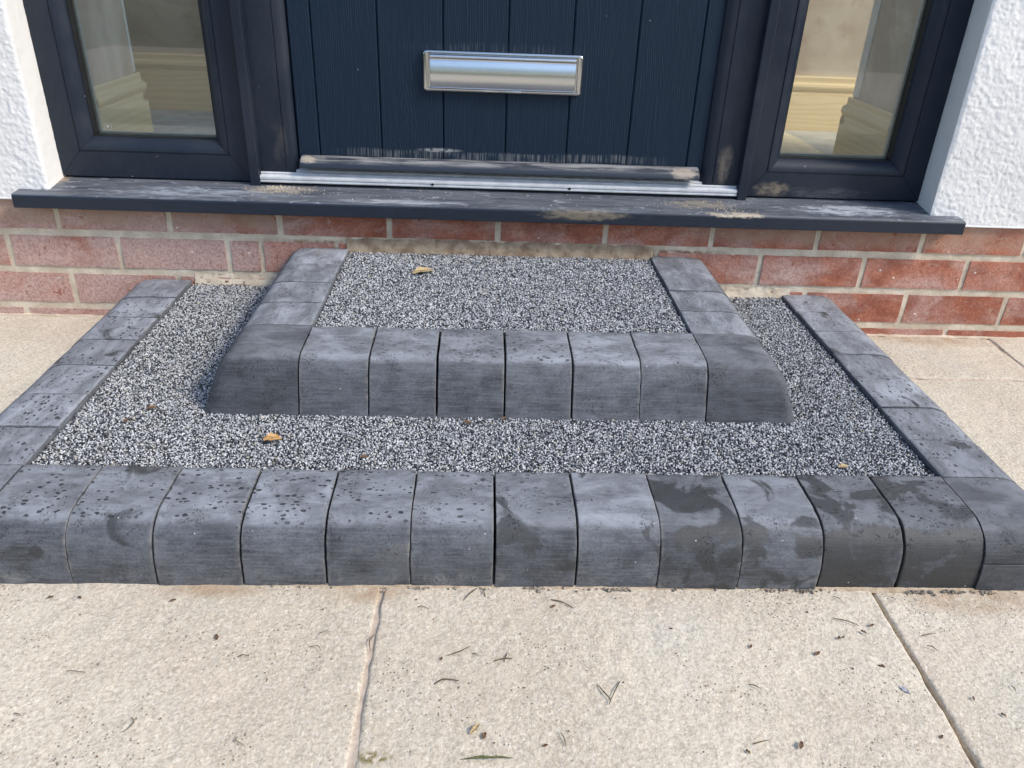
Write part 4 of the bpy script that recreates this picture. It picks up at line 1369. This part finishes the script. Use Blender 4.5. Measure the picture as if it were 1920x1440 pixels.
for pts, r, lab in STEMS:
    tag(tube('dry_stem', pts, r, TWIG), lab, 'dry stem', GRP)
fork = tag(tube('forked_twig', [(0.112, -0.983), (0.118, -0.995), (0.124, -1.004), (0.122, -1.009)], 0.0008, TWIG), 'V shaped forked twig in the middle of the centre slab', 'twig')
tube('twig_branch', [(0.138, -0.978), (0.131, -0.991), (0.124, -1.004)], 0.0007, TWIG, fork, loc=(0.112, -0.983, 0.0016))
cross = tag(tube('crossed_stem', [(-0.004, -0.951), (0.008, -0.948), (0.018, -0.947)], 0.0008, TWIG), 'small cross of two dry stems on the middle slab', 'dry stem')
tube('stem_piece', [(0.012, -0.938), (0.010, -0.945), (0.008, -0.952)], 0.0006, TWIG, cross, loc=(-0.004, -0.951, 0.0016))

def leaf(name, loc, length, width, rot, material, label, cat, group=None, curl=0.25, tilt=0.12, nu=11, nv=5):
    u = np.linspace(0, 1, nu)
    v = np.linspace(-1, 1, nv)
    Ug, Vg = np.meshgrid(u, v, indexing='ij')
    prof = np.sin(np.pi * np.clip(Ug, 0.02, 0.985)) ** 0.75 * (1 - 0.25 * Ug)
    X = (Ug - 0.5) * length
    Y = Vg * prof * width / 2 * (1 + 0.12 * np.sin(Ug * 19))
    Z = curl * width * Vg ** 2 * prof + 0.035 * length * np.sin(np.pi * Ug) + 0.0008 * np.sin(Ug * 14 + Vg * 3)
    top = np.stack([X, Y, Z], -1).reshape(-1, 3)
    n_ = len(top)
    bot = top - [0, 0, 0.00035]
    Fq = grid_faces(nu, nv)
    faces = [tuple(map(int, f)) for f in Fq[:, ::-1]] + [tuple(int(i) + n_ for i in f) for f in Fq]
    rim = [i * nv for i in range(nu)] + [(nu - 1) * nv + j for j in range(1, nv)] + [i * nv + nv - 1 for i in range(nu - 2, -1, -1)] + [j for j in range(nv - 2, 0, -1)]
    for a, b in zip(rim, rim[1:] + rim[:1]):
        faces.append((a, b, b + n_, a + n_))
    o = mesh_obj(name, np.vstack([top, bot]), faces, material, None, True, loc=loc)
    o.rotation_euler = (tilt, 0, rot)
    tag(o, label, cat, group)
    return o
lf = leaf('fallen_leaf', (-0.1460, -0.1272, 0.1645), 0.044, 0.024, 0.45, LEAFTAN, 'dry tan leaf lying on the gravel of the upper step', 'leaf', 'fallen leaves on the gravel')
lf2 = leaf('fallen_leaf', (-0.3275, -0.6190, 0.0850), 0.026, 0.019, 0.15, LEAFORG, 'small orange brown leaf on the front gravel of the lower step', 'leaf', 'fallen leaves on the gravel')
for o_, L_ in ((lf, 0.044), (lf2, 0.026)):
    st = tube('leaf_stalk', [(-L_ / 2 - 0.006, 0.001), (-L_ / 2, 0), (L_ / 2 - 0.004, 0)], 0.0005, TWIG, o_, lift=0.0032, loc=(0, 0, 0))
for (x, y, s_, rt, lab) in [
    (-0.5316, -0.5367, 0.016, 0.4, 'dull brown leaf scrap on the left arm of gravel'),
    (-0.5545, -0.5740, 0.012, 1.2, 'small dark leaf scrap near the left kerb on the gravel'),
    (-0.0464, -0.5610, 0.014, -0.2, 'reddish leaf scrap on gravel in front of the upper step'),
    (0.0102, -0.5476, 0.010, 0.8, 'tiny brown leaf scrap tucked under the upper step face'),
    (-0.1891, -0.6606, 0.012, 0.2, 'pale leaf scrap on gravel beside the front kerb row, mid step'),
    (0.4981, -0.6630, 0.016, 0.1, 'yellowish leaf scrap on gravel near the right front corner')]:
    leaf('leaf_scrap', (x, y, 0.0845), s_, s_ * 0.62, rt, LEAFTAN if 'yell' in lab else FLAKE, lab, 'leaf scrap', 'leaf scraps caught in the gravel', nu=7, nv=3)
FL = [(0.379, -0.935, 0.009, 'widest brown flake on the middle slab, left of the open joint'), (0.414, -0.910, 0.006, 'left of a close pair of brown flakes by the open joint'),
      (0.420, -0.909, 0.005, 'right of a close pair of brown flakes by the open joint'), (0.449, -0.900, 0.007, 'brown flake just under the long straight stem by the open joint'),
      (0.447, -0.953, 0.006, 'left one of two flakes midway down beside the open joint'), (0.450, -0.953, 0.005, 'right one of two flakes midway down beside the open joint'),
      (0.316, -1.059, 0.010, 'reddish brown flake near the bottom edge of the middle slab'), (0.471, -1.048, 0.006, 'round brown flake low beside the open joint'),
      (0.464, -0.889, 0.007, 'thin brown flake high beside the open joint'), (0.533, -0.998, 0.005, 'small brown flake on the slab right of the open joint'),
      (0.555, -1.020, 0.006, 'rounded dark flake low on the slab right of the open joint'), (-0.549, -0.857, 0.007, 'pale ringed flake at the far left below the kerb'),
      (-0.513, -0.857, 0.006, 'round dark flake at left below the kerb'), (-0.399, -0.860, 0.007, 'reddish flake on the left slab below the kerb'),
      (-0.328, -0.919, 0.009, 'olive brown flake right of centre on the left slab'), (0.070, -0.863, 0.007, 'brown flake beside the straight stem close to the kerb'),
      (0.258, -1.067, 0.006, 'black pebble like bit at the bottom edge of the middle slab'), (0.212, -0.898, 0.004, 'tiny dark flake at the centre of the middle slab'),
      (-0.014, -1.050, 0.009, 'long rusty flake near the bottom edge by the green blade'), (-0.064, -0.948, 0.005, 'tiny red flake beside the long curved stem'),
      (0.302, -0.925, 0.006, 'grey brown flake on the right half of the middle slab'), (0.049, -1.061, 0.006, 'dark flake low on the middle slab left of the upright stem')]
for x, y, s_, lab in FL:
    leaf('bract_flake', (x, y, 0.0018), s_, s_ * 0.55, random.uniform(0, 3), FLAKE, lab, 'brown flake', 'brown flakes strewn on the paving', nu=6, nv=3)
leaf('curled_leaf_bit', (-0.024, -1.042, 0.0022), 0.016, 0.005, 0.9, LEAFTAN, 'curled tan leaf fragment near the bottom edge of the middle slab', 'leaf scrap', None, 0.6, 0.3)
leaf('green_blade', (-0.011, -1.0765, 0.0020), 0.052, 0.0030, 0.03, GREENB, 'narrow green grass blade at the bottom edge of the middle slab', 'grass blade', None, 0.5, 0.1, 15, 3)
leaf('lilac_chip', (0.4596, -0.9867, 0.0014), 0.014, 0.005, -0.9, LILAC, 'pale lilac paint chip on the middle slab beside the open joint', 'paint chip', None, 0.1, 0.0)

# ------------------------------------------------------------------ hedge out of view, added for dark reflections in letter plate and glass
hd = empty('reflection_hedge', (0, -7.4, 0), label='dense green hedge added out of view for dark reflections in the letterbox', category='hedge')
g = np.random.default_rng(3)
n_ = 9000
hx = g.uniform(-14, 14, n_)
hz = g.uniform(0, 1, n_) ** 0.8 * (2.3 + 0.6 * fbm(hx, 0, 0, 0.4, 3, 4))
hy = 0.55 * g.uniform(-1, 1, n_) + 0.3 * fbm(hx, hz, 0, 1.0, 2, 6)
q = g.normal(size=(n_, 2, 3))
q /= np.linalg.norm(q, axis=2)[:, :, None]
s_ = g.uniform(0.07, 0.15, (n_, 1))
a, b = q[:, 0] * s_, q[:, 1] * s_ * 0.7
c = np.stack([hx, hy, hz], -1)
V = np.stack([c - a, c - b, c + a, c + b], 1).reshape(-1, 3)
o = np_mesh('foliage', V, np.arange(n_ * 4).reshape(-1, 4), HEDGE, hd, False)
o['kind'] = 'stuff'
for k in range(9):
    x = -12 + 3 * k
    mesh_obj('stem', *loft([[(x + r * math.cos(t), r * math.sin(t), z) for t in np.linspace(0, 2 * math.pi, 7)[:-1]] for r, z in ((0.06, -0.05), (0.045, 0.8), (0.02, 1.9))]), TWIG, hd)

# everything that can be told apart and carries a category is a thing
for o in list(COL.objects):
    if o.parent is None and o.get('category') and not o.get('kind'):
        o['kind'] = 'thing'
